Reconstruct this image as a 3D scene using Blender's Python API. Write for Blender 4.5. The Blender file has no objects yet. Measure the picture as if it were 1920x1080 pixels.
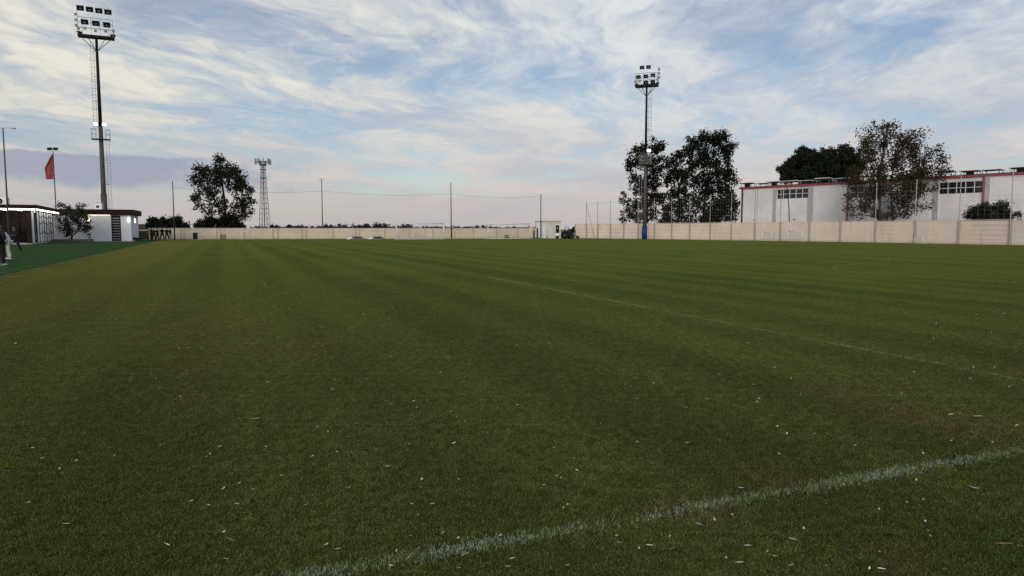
import bpy, math, random
import numpy as np
from mathutils import Vector, Matrix

random.seed(7); np.random.seed(7)
scene = bpy.context.scene
COL = scene.collection
R = math.radians

# ------------------------------------------------------------------ camera
W, H, F = 1920.0, 1080.0, 1330.0          # photograph size and focal length in its pixels
EYE = 1.55
HOR = 430.0                                # horizon row
PITCH = math.atan((540 - HOR) / F)
cam_d = bpy.data.cameras.new('camera'); cam = bpy.data.objects.new('camera', cam_d); COL.objects.link(cam)
cam.location = (0, 0, EYE); cam.rotation_euler = (R(90) - PITCH, 0, 0)
cam_d.sensor_width = 36; cam_d.lens = 36 * F / W; cam_d.clip_end = 6000; cam_d.clip_start = .05
scene.camera = cam
scene.render.resolution_x, scene.render.resolution_y = 1024, 576
scene.view_settings.view_transform = 'Standard'; scene.view_settings.look = 'None'
scene.view_settings.exposure = 0; scene.view_settings.gamma = 1

# ------------------------------------------------------------------ sky and sun
SUN_EL, SUN_AZ = R(17), R(-168)            # low, behind the camera, filtered by thin cloud
world = bpy.data.worlds.new('World'); scene.world = world; world.use_nodes = True
class NG:
    """tiny node helper"""
    def __init__(s, tree): s.t = tree; s.n = tree.nodes; s.l = tree.links
    def new(s, typ, **kw):
        n = s.n.new(typ)
        for k, v in kw.items(): setattr(n, k, v)
        return n
    def put(s, sock, v):
        if isinstance(v, bpy.types.NodeSocket): s.l.new(v, sock)
        elif v is not None:
            if sock.type == 'RGBA' and len(v) == 3: v = (*v, 1)
            sock.default_value = v
    def m(s, op, a, b=None, c=None, clamp=False):
        n = s.new('ShaderNodeMath', operation=op, use_clamp=clamp)
        for i, v in enumerate((a, b, c)):
            if v is not None: s.put(n.inputs[i], v)
        return n.outputs[0]
    def vm(s, op, a, b=None):
        n = s.new('ShaderNodeVectorMath', operation=op); s.put(n.inputs[0], a)
        if b is not None: s.put(n.inputs[1], b)
        return n.outputs['Value'] if op in ('DOT_PRODUCT', 'LENGTH') else n.outputs[0]
    def comb(s, x, y, z):
        n = s.new('ShaderNodeCombineXYZ')
        for i, v in enumerate((x, y, z)): s.put(n.inputs[i], v)
        return n.outputs[0]
    def sep(s, v):
        n = s.new('ShaderNodeSeparateXYZ'); s.l.new(v, n.inputs[0]); return n.outputs
    def noise(s, vec, scale, detail=2, rough=.5, dist=0, col=False):
        n = s.new('ShaderNodeTexNoise'); s.put(n.inputs['Vector'], vec)
        n.inputs['Scale'].default_value = scale; n.inputs['Detail'].default_value = detail
        n.inputs['Roughness'].default_value = rough; n.inputs['Distortion'].default_value = dist
        return n.outputs['Color'] if col else n.outputs['Fac']
    def smooth(s, v, a, b, lo=0., hi=1.):
        n = s.new('ShaderNodeMapRange', interpolation_type='SMOOTHSTEP')
        for i, x in enumerate((v, a, b, lo, hi)): s.put(n.inputs[i], x)
        return n.outputs[0]
    def mix(s, f, a, b, blend='MIX'):
        n = s.new('ShaderNodeMix', data_type='RGBA', blend_type=blend)
        s.put(n.inputs['Factor'], f); s.put(n.inputs['A'], a); s.put(n.inputs['B'], b)
        return n.outputs['Result']
    def ramp(s, f, stops):
        n = s.new('ShaderNodeValToRGB'); s.l.new(f, n.inputs[0]); e = n.color_ramp.elements
        while len(e) < len(stops): e.new(.5)
        for i, (p, c) in enumerate(stops): e[i].position = p; e[i].color = (*c, 1)
        return n.outputs[0]

def build_sky():
    g = NG(world.node_tree); g.n.clear()
    sky = g.new('ShaderNodeTexSky', sky_type='NISHITA'); sky.sun_disc = False
    sky.sun_elevation = SUN_EL; sky.sun_rotation = SUN_AZ; sky.altitude = 50
    sky.air_density = 1.0; sky.dust_density = .6; sky.ozone_density = 2.5
    d = g.vm('NORMALIZE', g.new('ShaderNodeTexCoord').outputs['Generated'])
    x, y, z = g.sep(d)
    zp = g.m('MAXIMUM', z, 0.0); el = g.m('ARCSINE', zp); az = g.m('ARCTAN2', x, y)
    den = g.m('ADD', zp, .075)
    px, py = g.m('DIVIDE', x, den), g.m('DIVIDE', y, den)       # cloud sheet seen in perspective
    base = g.comb(px, py, 0)
    wx, wy, _ = g.sep(g.vm('SUBTRACT', g.noise(base, .8, 4, .55, col=True), (.5, .5, .5)))
    a = R(14)                                                    # combed along one compass direction
    s1 = g.m('ADD', g.m('MULTIPLY', py, math.cos(a)), g.m('MULTIPLY', px, math.sin(a)))
    s2 = g.m('SUBTRACT', g.m('MULTIPLY', px, math.cos(a)), g.m('MULTIPLY', py, math.sin(a)))
    s1 = g.m('ADD', s1, g.m('MULTIPLY', wx, .9)); s2 = g.m('ADD', s2, g.m('MULTIPLY', wy, .9))
    P = lambda k1, k2, o: g.comb(g.m('MULTIPLY', s2, k2), g.m('MULTIPLY', s1, k1), o)
    large = g.noise(P(.55, .8, 7.7), .85, 4, .5)
    streak = g.noise(P(.55, 1.1, 3.1), 1.9, 9, .62)
    fine = g.noise(P(.55, 1.3, 11.3), 6.5, 7, .62)
    cover = g.m('ADD', g.m('ADD', g.m('MULTIPLY', streak, .55), g.m('MULTIPLY', large, .55)), g.m('MULTIPLY', g.m('SUBTRACT', fine, .5), .24))
    cover = g.m('ADD', cover, g.smooth(el, R(0), R(8), .06, 0.0))
    mask = g.smooth(cover, .385, .66, .20, 1.0)
    lum = g.smooth(g.m('ADD', g.m('ADD', g.m('MULTIPLY', streak, .5), g.m('MULTIPLY', g.noise(P(.5, .7, 21.), 1.1, 5, .5), .6)), g.m('MULTIPLY', fine, .22)), .52, .80)
    e = g.m('DIVIDE', el, R(24), clamp=True)
    warm = g.ramp(e, [(0, (.54, .49, .49)), (.14, (.62, .56, .55)), (.34, (.83, .77, .66)), (.62, (.93, .89, .76)), (1, (.86, .85, .79))])
    cool = g.ramp(e, [(0, (.56, .50, .50)), (.12, (.68, .57, .55)), (.34, (.73, .72, .71)), (.62, (.77, .79, .80)), (1, (.76, .79, .83))])
    crest = g.mix(g.smooth(az, R(-25), R(20)), warm, cool)
    grey = g.ramp(e, [(0, (.50, .46, .49)), (.2, (.52, .51, .55)), (.5, (.54, .56, .61)), (1, (.47, .50, .58))])
    cloud = g.mix(lum, grey, crest)
    blue = g.vm('MULTIPLY', sky.outputs[0], (SKY_S * .98, SKY_S * .96, SKY_S * .98))
    col = g.mix(g.m('MULTIPLY', mask, .92), blue, cloud)
    # haze lying on the horizon
    col = g.mix(g.smooth(el, R(0), R(3.4), .70, 0.), col, (.53, .485, .50))
    # low blue-grey cloud bank to the left with a torn upper edge, trailing off in thin bars
    edge = g.noise(g.comb(g.m('MULTIPLY', az, 16), g.m('MULTIPLY', el, 22), 2.2), 1.0, 8, .62)
    top = g.m('ADD', R(5.25), g.m('MULTIPLY', g.m('SUBTRACT', edge, .5), R(1.3)))
    b1 = g.smooth(g.m('SUBTRACT', top, el), R(-.06), R(.22))
    low = g.m('ADD', R(2.85), g.m('MULTIPLY', g.m('SUBTRACT', edge, .5), R(2.4)))
    b2 = g.smooth(g.m('SUBTRACT', el, low), R(-.35), R(.6))
    ends = g.smooth(g.m('ADD', az, g.m('MULTIPLY', g.m('SUBTRACT', edge, .5), R(30))), R(-26), R(-17), 1., 0.)
    bank = g.m('MULTIPLY', g.m('MULTIPLY', g.m('MULTIPLY', b1, b2), ends), .88)
    col = g.mix(bank, col, (.345, .365, .455))
    bg = g.new('ShaderNodeBackground'); g.l.new(col, bg.inputs[0]); bg.inputs[1].default_value = 1.0
    o = g.new('ShaderNodeOutputWorld'); g.l.new(bg.outputs[0], o.inputs[0])
SKY_S = .10
build_sky()
sun_d = bpy.data.lights.new('sun', 'SUN'); sun_d.energy = 1.6; sun_d.angle = R(25); sun_d.color = (1, .93, .84)
sun = bpy.data.objects.new('sun', sun_d); COL.objects.link(sun)
sdir = Vector((math.sin(SUN_AZ) * math.cos(SUN_EL), math.cos(SUN_AZ) * math.cos(SUN_EL), math.sin(SUN_EL)))
sun.rotation_euler = sdir.to_track_quat('Z', 'Y').to_euler(); sun.location = sdir * 40

# ------------------------------------------------------------------ pixel helpers
def ray(u, v):
    a, b = (u - 960) / F, (540 - v) / F
    c, s = math.cos(PITCH), math.sin(PITCH)
    return Vector((a, c + b * s, -s + b * c))
def ground(u, v, z=0.):
    d = ray(u, v); k = (z - EYE) / d.z
    return Vector((d.x * k, d.y * k, z))
def at(u, v, Y):                            # point of a pixel's ray at distance Y ahead
    d = ray(u, v); k = Y / d.y
    return Vector((d.x * k, Y, EYE + d.z * k))
def on_floor(u, Y):                         # floor point at distance Y under image column u (at the horizon)
    p = at(u, HOR, Y); return Vector((p.x, p.y, 0))
PX, QX = Vector((-.3756, .9268, 0)), Vector((.9268, .3756, 0))   # pitch axes: along, across

# ------------------------------------------------------------------ materials
MATS = {}
def mat(name, col, rough=.7, var=.12, scale=6., metal=0., bump=0., spec=.3, emit=None):
    if name in MATS: return MATS[name]
    m = bpy.data.materials.new(name); m.use_nodes = True; g = NG(m.node_tree)
    b = g.n['Principled BSDF']; b.inputs['Roughness'].default_value = rough
    b.inputs['Metallic'].default_value = metal; b.inputs['Specular IOR Level'].default_value = spec
    pos = g.new('ShaderNodeNewGeometry').outputs['Position']
    n = g.noise(pos, scale, 5, .6)
    lo = tuple(c * (1 - var) for c in col); hi = tuple(min(1, c * (1 + var)) for c in col)
    g.l.new(g.mix(g.smooth(n, .3, .7), lo, hi), b.inputs['Base Color'])
    if bump:
        bp = g.new('ShaderNodeBump'); bp.inputs['Strength'].default_value = bump; bp.inputs['Distance'].default_value = .02
        g.l.new(g.noise(pos, scale * 5, 4, .6), bp.inputs['Height']); g.l.new(bp.outputs[0], b.inputs['Normal'])
    if emit:
        b.inputs['Emission Color'].default_value = (*emit[0], 1); b.inputs['Emission Strength'].default_value = emit[1]
    MATS[name] = m; return m

def wall_mat(name, col, stain, streaks=1.0):
    m = bpy.data.materials.new(name); m.use_nodes = True; g = NG(m.node_tree); b = g.n['Principled BSDF']
    b.inputs['Roughness'].default_value = .9; b.inputs['Specular IOR Level'].default_value = .15
    pos = g.new('ShaderNodeNewGeometry').outputs['Position']; x, y, z = g.sep(pos)
    n1 = g.noise(pos, .35, 5, .6); n2 = g.noise(pos, 4., 5, .65)
    st = g.noise(g.comb(g.m('MULTIPLY', x, 1.6), g.m('MULTIPLY', y, 1.6), g.m('MULTIPLY', z, .18)), 1.6, 5, .6)
    c = g.mix(g.smooth(n1, .3, .7), tuple(k * .9 for k in col), tuple(min(1, k * 1.06) for k in col))
    c = g.mix(g.m('MULTIPLY', g.smooth(st, .55, .78), .45 * streaks), c, stain)
    c = g.mix(g.m('MULTIPLY', g.smooth(n2, .5, .8), .2), c, stain)
    # splash dirt just above the ground
    foot = g.m('MULTIPLY', g.smooth(g.m('ADD', z, g.m('MULTIPLY', n2, .35)), .18, .55, 1., 0.), .35)
    c = g.mix(foot, c, (.20, .19, .10))
    g.l.new(c, b.inputs['Base Color'])
    bp = g.new('ShaderNodeBump'); bp.inputs['Strength'].default_value = .25; bp.inputs['Distance'].default_value = .02
    g.l.new(n2, bp.inputs['Height']); g.l.new(bp.outputs[0], b.inputs['Normal'])
    MATS[name] = m; return m

def turf_nodes(g, gain):
    """turf colour from the place on the ground: mowing bands, dry and lush patches, bare brown spots"""
    pos = g.new('ShaderNodeNewGeometry').outputs['Position']
    q = g.vm('DOT_PRODUCT', pos, tuple(QX)); p = g.vm('DOT_PRODUCT', pos, tuple(PX))
    flat = g.comb(q, p, 0)
    big = g.noise(flat, .09, 4, .55); mid = g.noise(flat, .55, 4, .6); sm = g.noise(flat, 3.2, 3, .6)
    fine = g.noise(flat, 210, 2, .8); tuft = g.noise(flat, 11, 4, .7); straw = g.noise(g.comb(q, p, 9.), 320, 1, .5)
    band = g.m('ADD', g.m('SINE', g.m('MULTIPLY', g.m('ADD', q, g.m('MULTIPLY', mid, .35)), 2 * math.pi / 1.9)), g.m('MULTIPLY', g.m('SINE', g.m('MULTIPLY', q, 2 * math.pi / 5.1)), .7))
    c = g.mix(g.smooth(big, .35, .65), (.082, .122, .028), (.116, .142, .031))
    c = g.mix(g.m('MULTIPLY', g.smooth(mid, .45, .72), .5), c, (.136, .140, .034))
    c = g.mix(g.m('MULTIPLY', g.smooth(sm, .52, .75), .35), c, (.052, .100, .022))
    c = g.mix(g.smooth(band, -1.1, 1.1, 0., .62), c, (.150, .190, .040))
    # the sward dries out yellow towards the artificial strip on the left
    eo = g.m('ADD', g.m('MULTIPLY', g.vm('DOT_PRODUCT', g.vm('SUBTRACT', pos, tuple(ground(0, 517))), (-.927, -.376, 0.)), -1.), g.m('MULTIPLY', g.m('SUBTRACT', mid, .5), 7.))
    c = g.mix(g.smooth(eo, 0., 9., .60, 0.), c, (.185, .175, .046))
    c = g.mix(g.m('MULTIPLY', g.smooth(g.noise(g.comb(q, g.m('MULTIPLY', p, .35), 2.), .33, 5, .6), .52, .70), .45), c, (.175, .170, .048))
    dry = g.noise(g.comb(g.m('ADD', q, 31), g.m('MULTIPLY', p, 1.4), 4), .42, 5, .62)
    c = g.mix(g.m('MULTIPLY', g.smooth(dry, .62, .78), .42), c, (.165, .130, .060))
    for (u, v, r) in WORN:                                  # worn brown spots, each at its own place
        w = ground(u, v)
        dd = g.vm('LENGTH', g.vm('SUBTRACT', pos, tuple(w)))
        dd = g.m('ADD', dd, g.m('MULTIPLY', g.m('SUBTRACT', sm, .5), r * 1.6))
        c = g.mix(g.smooth(dd, r * .25, r, .38, 0.), c, (.19, .135, .065))
    c = g.mix(g.m('MULTIPLY', g.smooth(straw, .60, .70), .5), c, (.34, .32, .16))
    rnd = g.m('ADD', g.smooth(fine, .36, .64, .12, 1.75), g.m('MULTIPLY', g.m('SUBTRACT', tuft, .5), 1.9))
    rnd = g.m('ADD', rnd, g.m('MULTIPLY', g.m('SUBTRACT', sm, .5), .55))
    if gain > .9:                                           # thatch brown that also paints in shade at the blade's base, green towards the tip
        c = g.mix(g.smooth(g.sep(pos)[2], .002, .013, .9, 0.), c, (.050, .042, .020))
    k = g.m('MULTIPLY', g.m('MAXIMUM', rnd, .15), gain)
    return g.vm('MULTIPLY', c, g.comb(k, k, k))
WORN = [(1310, 962, .38), (1690, 1050, .32), (1660, 775, .6), (1830, 797, .6), (1560, 735, .5), (1450, 900, .4)]

def make_turf(name, gain, blade):
    m = bpy.data.materials.new(name); m.use_nodes = True; g = NG(m.node_tree); b = g.n['Principled BSDF']
    b.inputs['Roughness'].default_value = .8; b.inputs['Specular IOR Level'].default_value = .04
    c = turf_nodes(g, gain); g.l.new(c, b.inputs['Base Color'])
    if blade:
        t = g.new('ShaderNodeBsdfTranslucent'); g.l.new(c, t.inputs[0])
        mx = g.new('ShaderNodeMixShader'); mx.inputs[0].default_value = .3
        g.l.new(b.outputs[0], mx.inputs[1]); g.l.new(t.outputs[0], mx.inputs[2])
        g.l.new(mx.outputs[0], g.n['Material Output'].inputs['Surface'])
    MATS[name] = m; return m
M_BLADE = make_turf('turf_blade', 1.30, True)
M_SOIL = make_turf('turf_soil', .5, False)

def leaf_mat(name, c1, c2, tr=.25):
    m = bpy.data.materials.new(name); m.use_nodes = True; g = NG(m.node_tree); b = g.n['Principled BSDF']
    b.inputs['Roughness'].default_value = .6; b.inputs['Specular IOR Level'].default_value = .2
    pos = g.new('ShaderNodeNewGeometry').outputs['Position']
    c = g.mix(g.smooth(g.noise(pos, 1.1, 4, .7), .35, .65), c1, c2); g.l.new(c, b.inputs['Base Color'])
    t = g.new('ShaderNodeBsdfTranslucent'); g.l.new(c, t.inputs[0])
    mx = g.new('ShaderNodeMixShader'); mx.inputs[0].default_value = tr
    g.l.new(b.outputs[0], mx.inputs[1]); g.l.new(t.outputs[0], mx.inputs[2])
    g.l.new(mx.outputs[0], g.n['Material Output'].inputs['Surface']); MATS[name] = m; return m
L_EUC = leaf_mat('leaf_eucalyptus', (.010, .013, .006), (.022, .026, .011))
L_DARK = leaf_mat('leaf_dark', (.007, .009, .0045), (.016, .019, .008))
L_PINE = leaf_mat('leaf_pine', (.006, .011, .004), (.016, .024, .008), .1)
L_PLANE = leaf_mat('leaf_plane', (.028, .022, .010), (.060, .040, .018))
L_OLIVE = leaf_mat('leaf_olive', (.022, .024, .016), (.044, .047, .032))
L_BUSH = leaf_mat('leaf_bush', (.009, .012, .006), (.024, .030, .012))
BARK = mat('bark', (.020, .016, .013), .9, .35, 5, bump=.5)
PBARK = mat('pale_bark', (.055, .045, .036), .9, .35, 5, bump=.5)
WHITE = mat('white_paint', (.74, .74, .75), .5, .06, 2)
WHITE2 = mat('white_render', (.78, .78, .80), .85, .05, .8, bump=.1)
SHED = wall_mat('warehouse_cladding', (.74, .71, .73), (.44, .40, .38), .9)
CREAM = wall_mat('cream_wall', (.60, .52, .40), (.34, .28, .19), 1.2)
CREAMD = wall_mat('cream_pilaster', (.47, .39, .28), (.36, .29, .20))
PINKW = wall_mat('precast_wall', (.72, .615, .515), (.42, .33, .24), 1.25)
PILLAR = wall_mat('precast_pillar', (.50, .43, .36), (.36, .29, .22))
STEEL = mat('galvanised_steel', (.30, .30, .30), .45, .15, 3, metal=.6)
DSTEEL = mat('dark_steel', (.022, .022, .024), .6, .2, 3)
MASTG = mat('mast_steel', (.075, .064, .055), .65, .2, 1.5)
BLACK = mat('black_paint', (.010, .010, .012), .55, .2, 4, spec=.15)
BROWN = mat('dark_brown_fascia', (.022, .012, .009), .7, .2, 2, spec=.1)
REDM = mat('red_trim', (.33, .055, .05), .5, .15, 3)
BLUEP = mat('blue_pad', (.012, .03, .16), .6, .15, 3)
CONC = mat('concrete', (.42, .41, .38), .9, .15, 3, bump=.3)
NETM = mat('net_cord', (.30, .30, .29), .8, .1, 3)
NETW = mat('white_net', (.6, .6, .6), .8, .1, 3)
GLASSD = mat('dark_glass', (.012, .014, .016), .12, .3, 3, spec=.6)
LED = mat('led_strip', (.9, .9, .9), .5, 0, 3, emit=((1, .97, .9), 7.0))
LAMP = mat('lamp_lens', (.9, .9, .9), .5, 0, 3, emit=((1, .96, .9), 4.0))
WARM = mat('lamp_warm', (.9, .85, .7), .5, 0, 3, emit=((1, .86, .64), 5.0))
LENS = mat('unlit_lens', (.45, .46, .47), .15, .1, 3, spec=.6)
RUBBER = mat('rubber', (.009, .009, .009), .9, .2, 4, spec=.1)
TIMBER = mat('walnut_panel', (.10, .070, .052), .5, .35, 4)
REDFLAG = mat('flag_red', (.30, .055, .075), .8, .18, 2.5)

# ------------------------------------------------------------------ mesh helpers
class MB:
    def __init__(s): s.v = []; s.f = []
    def box(s, c, size, rz=0., rx=0., ry=0.):
        m = Matrix.Rotation(rz, 3, 'Z') @ Matrix.Rotation(rx, 3, 'X') @ Matrix.Rotation(ry, 3, 'Y')
        i = len(s.v); c = Vector(c); hx, hy, hz = (k / 2 for k in size)
        for z in (-hz, hz):
            for x, y in ((-hx, -hy), (hx, -hy), (hx, hy), (-hx, hy)): s.v.append(c + m @ Vector((x, y, z)))
        s.f += [(i, i+3, i+2, i+1), (i+4, i+5, i+6, i+7), (i, i+1, i+5, i+4), (i+1, i+2, i+6, i+5), (i+2, i+3, i+7, i+6), (i+3, i, i+4, i+7)]
        return s
    def tube(s, pts, rad, n=8, cap=True):
        pts = [Vector(p) for p in pts]
        if not isinstance(rad, (list, tuple)): rad = [rad] * len(pts)
        i0 = len(s.v)
        for k, p in enumerate(pts):
            t = (pts[min(k+1, len(pts)-1)] - pts[max(k-1, 0)])
            t = t.normalized() if t.length > 1e-9 else Vector((0, 0, 1))
            a = Vector((0, 0, 1)) if abs(t.z) < .9 else Vector((1, 0, 0))
            e1 = t.cross(a).normalized(); e2 = t.cross(e1)
            for j in range(n):
                w = 2 * math.pi * j / n; s.v.append(p + (e1 * math.cos(w) + e2 * math.sin(w)) * rad[k])
        for k in range(len(pts) - 1):
            for j in range(n):
                a, b = i0 + k*n + j, i0 + k*n + (j+1) % n; s.f.append((a, b, b+n, a+n))
        if cap:
            s.f.append(tuple(i0 + j for j in range(n))[::-1]); s.f.append(tuple(i0 + (len(pts)-1)*n + j for j in range(n)))
        return s
    def quad(s, *p):
        i = len(s.v); s.v += [Vector(k) for k in p]; s.f.append(tuple(range(i, i + len(p)))); return s
    def prism(s, poly, z0, z1):
        i = len(s.v); n = len(poly)
        s.v += [Vector((p[0], p[1], z0)) for p in poly] + [Vector((p[0], p[1], z1)) for p in poly]
        s.f += [tuple(range(i, i+n))[::-1], tuple(range(i+n, i+2*n))]
        s.f += [(i+k, i+(k+1) % n, i+n+(k+1) % n, i+n+k) for k in range(n)]
        return s
    def mesh(s, name, m, smooth=False):
        me = bpy.data.meshes.new(name); me.from_pydata([tuple(v) for v in s.v], [], s.f)
        if m: me.materials.append(m)
        if smooth: me.polygons.foreach_set('use_smooth', [True] * len(me.polygons))
        me.update(); return me
    def build(s, name, m, parent=None, smooth=False, bevel=0., loc=None, rz=0.):
        o = bpy.data.objects.new(name, s.mesh(name, m, smooth)); COL.objects.link(o)
        if parent: o.parent = parent
        if loc is not None: o.location = loc
        o.rotation_euler.z = rz
        if bevel:
            b = o.modifiers.new('bevel', 'BEVEL'); b.width = bevel; b.segments = 2; b.limit_method = 'ANGLE'
        return o
def put(name, me, parent=None, loc=(0, 0, 0), rot=(0, 0, 0), sc=(1, 1, 1)):
    o = bpy.data.objects.new(name, me); COL.objects.link(o); o.parent = parent
    o.location = loc; o.rotation_euler = rot; o.scale = sc; return o
def tag(o, label=None, cat=None, group=None, kind=None):
    for k, v in (('label', label), ('category', cat), ('group', group), ('kind', kind)):
        if v: o[k] = v
    return o
def thing(name, label, cat, loc=(0, 0, 0), rz=0., group=None):
    o = bpy.data.objects.new(name, None); COL.objects.link(o); o.empty_display_size = .3
    o.location = loc; o.rotation_euler = (0, 0, rz); return tag(o, label, cat, group)
def raw_mesh(name, verts, faces_n, idx, m):
    """fast mesh from numpy: verts (N,3), every face with faces_n corners"""
    me = bpy.data.meshes.new(name); nv = len(verts); nf = len(idx) // faces_n
    me.vertices.add(nv); me.vertices.foreach_set('co', np.asarray(verts, np.float32).ravel())
    me.loops.add(len(idx)); me.loops.foreach_set('vertex_index', np.asarray(idx, np.int32))
    me.polygons.add(nf); me.polygons.foreach_set('loop_start', np.arange(nf, dtype=np.int32) * faces_n)
    me.polygons.foreach_set('loop_total', np.full(nf, faces_n, np.int32))
    if m: me.materials.append(m)
    me.update(calc_edges=True); return me

# ================================================================== THE SETTING
gm = MB(); gm.quad((-3000, -400, -.06), (3000, -400, -.06), (3000, 4500, -.06), (-3000, 4500, -.06))
tag(gm.build('ground', mat('dry_field', (.11, .10, .06), .95, .3, .05)), kind='structure')

# turf edge on the left (between natural grass and the artificial strip)
E0, E1 = ground(0, 517), ground(290, 452)
edir = (E1 - E0).normalized(); EN = E0 - edir * 40; EFAR = E1 + edir * 8
nrm_left = Vector((-edir.y, edir.x, 0))

# right boundary wall: panel posts read from the photograph, distance from the wall's constant height
WALL_H = 2.48
POST_U = [1079.5, 1100.6, 1121.8, 1145.5, 1170.5, 1197.5, 1228, 1260.3, 1294.2, 1332.6, 1372.3, 1416.3, 1464.5, 1519, 1577, 1643, 1717.5, 1800, 1896.6]
def wall_hpx(u):
    x0, x1, x2 = 1079., 1395., 1900.; y0, y1, y2 = 26.6, 33.2, 47.3
    return y0*(u-x1)*(u-x2)/((x0-x1)*(x0-x2)) + y1*(u-x0)*(u-x2)/((x1-x0)*(x1-x2)) + y2*(u-x0)*(u-x1)/((x2-x0)*(x2-x1))
WP = [on_floor(u, WALL_H * F / wall_hpx(u)) for u in POST_U]
step = WP[-1] - WP[-2]
for k in range(1, 8): WP.append(WP[18] + step * k)
# far wall
FW0, FW1 = on_floor(236, 108.), on_floor(1012, 125.)

# natural grass sheet
poly = [EN, EFAR, FW0, FW1, WP[0]] + WP[1:] + [Vector((90, -40, 0)), Vector((EN.x, -40, 0))]
pm = MB(); i = [tuple(p) for p in poly]; pm.quad(*[(p[0], p[1], 0.) for p in i])
tag(pm.build('pitch', M_SOIL), kind='structure')

# artificial turf strip, 20 mm proud, reaching under the buildings
M_ART = mat('artificial_turf', (.044, .086, .032), 1.0, .22, 1.3, bump=.6, spec=.0)
am = MB()
ap = [EN, EFAR, EFAR + nrm_left * 60, EN + nrm_left * 60]
am.prism([(p.x, p.y) for p in ap[::-1]][::-1], -.03, .014)
tag(am.build('artificial_turf', M_ART), kind='structure')

# strip of concrete kerb at the foot of the far wall, dark strip painting in the shade along the right wall
fdir = (FW1 - FW0).normalized(); fn = Vector((fdir.y, -fdir.x, 0))
km = MB(); a, b = FW0 + fdir * 35 + fn * 3.0, FW1 + fn * 3.0
km.prism([(p.x, p.y) for p in (a, b, b - fn * .5, a - fn * .5)], -.05, .14)
tag(km.build('kerb', CONC, bevel=.01), kind='structure')
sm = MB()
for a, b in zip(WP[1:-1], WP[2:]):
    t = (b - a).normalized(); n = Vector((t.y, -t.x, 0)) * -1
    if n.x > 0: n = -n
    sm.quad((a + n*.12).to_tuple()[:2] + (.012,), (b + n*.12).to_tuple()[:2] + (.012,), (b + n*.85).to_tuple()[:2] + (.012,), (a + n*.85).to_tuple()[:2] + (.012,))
tag(sm.build('wall_shade_strip', mat('soil_and_shade', (.035, .030, .018), .95, .3, 2)), kind='structure')

# ------------------------------------------------------------------ grass
def blade_patch(n, size, hmin, hmax, w):
    c = (np.random.rand(n, 2) - .5) * size; a = np.random.rand(n) * 2 * np.pi
    h = hmin + (hmax - hmin) * np.random.rand(n) ** .8; ww = w * (.6 + .8 * np.random.rand(n))
    la = np.random.rand(n) * 2 * np.pi; ll = h * (np.random.rand(n) ** .6) * 1.25
    v = np.zeros((n, 3, 3))
    v[:, 0, 0] = c[:, 0] - np.cos(a) * ww / 2; v[:, 0, 1] = c[:, 1] - np.sin(a) * ww / 2
    v[:, 1, 0] = c[:, 0] + np.cos(a) * ww / 2; v[:, 1, 1] = c[:, 1] + np.sin(a) * ww / 2
    v[:, 2, 0] = c[:, 0] + np.cos(la) * ll; v[:, 2, 1] = c[:, 1] + np.sin(la) * ll; v[:, 2, 2] = h
    return v.reshape(-1, 3), np.arange(n * 3)
pv, pi = blade_patch(15000, 1.04, .008, .021, .0048)
patch = bpy.data.objects.new('grass_tuft_source', raw_mesh('grass_tuft_source', pv, 3, pi, M_BLADE))

def inside(px, py, pol):
    c = np.zeros(px.shape, bool); n = len(pol)
    for k in range(n):
        x1, y1 = pol[k][:2]; x2, y2 = pol[(k + 1) % n][:2]
        if y1 == y2: continue
        t = ((y1 > py) != (y2 > py)) & (px < (x2 - x1) * (py - y1) / (y2 - y1) + x1); c ^= t
    return c
gx, gy = np.meshgrid(np.arange(-90, 75, 1.), np.arange(1, 124, 1.))
gx, gy = gx.ravel(), gy.ravel()
shr = [(p.x, p.y) for p in poly]
ok = inside(gx, gy, shr) & (np.abs(gx) < gy * .80 + 4.0)
# keep half a metre off the artificial strip and the kerb
off = (gx - E0.x) * nrm_left.x + (gy - E0.y) * nrm_left.y
ok &= off < -.5
offk = (gx - FW0.x) * fn.x + (gy - FW0.y) * fn.y
ok &= offk > 3.4
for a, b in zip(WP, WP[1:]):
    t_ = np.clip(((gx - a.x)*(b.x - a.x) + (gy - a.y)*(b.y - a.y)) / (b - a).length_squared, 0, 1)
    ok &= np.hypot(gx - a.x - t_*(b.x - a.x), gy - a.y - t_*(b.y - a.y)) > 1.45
gx, gy = gx[ok], gy[ok]
pts = bpy.data.meshes.new('grass'); pts.from_pydata([(float(x), float(y), 0.) for x, y in zip(gx, gy)], [], [])
grass = bpy.data.objects.new('grass', pts); COL.objects.link(grass)
rot = pts.attributes.new('spin', 'FLOAT_VECTOR', 'POINT')
rv = np.zeros((len(gx), 3), np.float32); rv[:, 2] = np.random.randint(0, 4, len(gx)) * np.pi / 2
rot.data.foreach_set('vector', rv.ravel())
tall = pts.attributes.new('tall', 'FLOAT_VECTOR', 'POINT')
sv_ = np.ones((len(gx), 3), np.float32); sv_[:, 2] = 1.0 + .05 * np.sin(gx * .7 + 1.3 * np.sin(gy * .4)); tall.data.foreach_set('vector', sv_.ravel())
ng = bpy.data.node_groups.new('grow', 'GeometryNodeTree')
ng.interface.new_socket('Geometry', in_out='INPUT', socket_type='NodeSocketGeometry')
ng.interface.new_socket('Geometry', in_out='OUTPUT', socket_type='NodeSocketGeometry')
gi, go = ng.nodes.new('NodeGroupInput'), ng.nodes.new('NodeGroupOutput')
iop = ng.nodes.new('GeometryNodeInstanceOnPoints'); oi = ng.nodes.new('GeometryNodeObjectInfo')
oi.inputs['Object'].default_value = patch; oi.inputs['As Instance'].default_value = True
na = ng.nodes.new('GeometryNodeInputNamedAttribute'); na.data_type = 'FLOAT_VECTOR'; na.inputs['Name'].default_value = 'spin'
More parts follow.
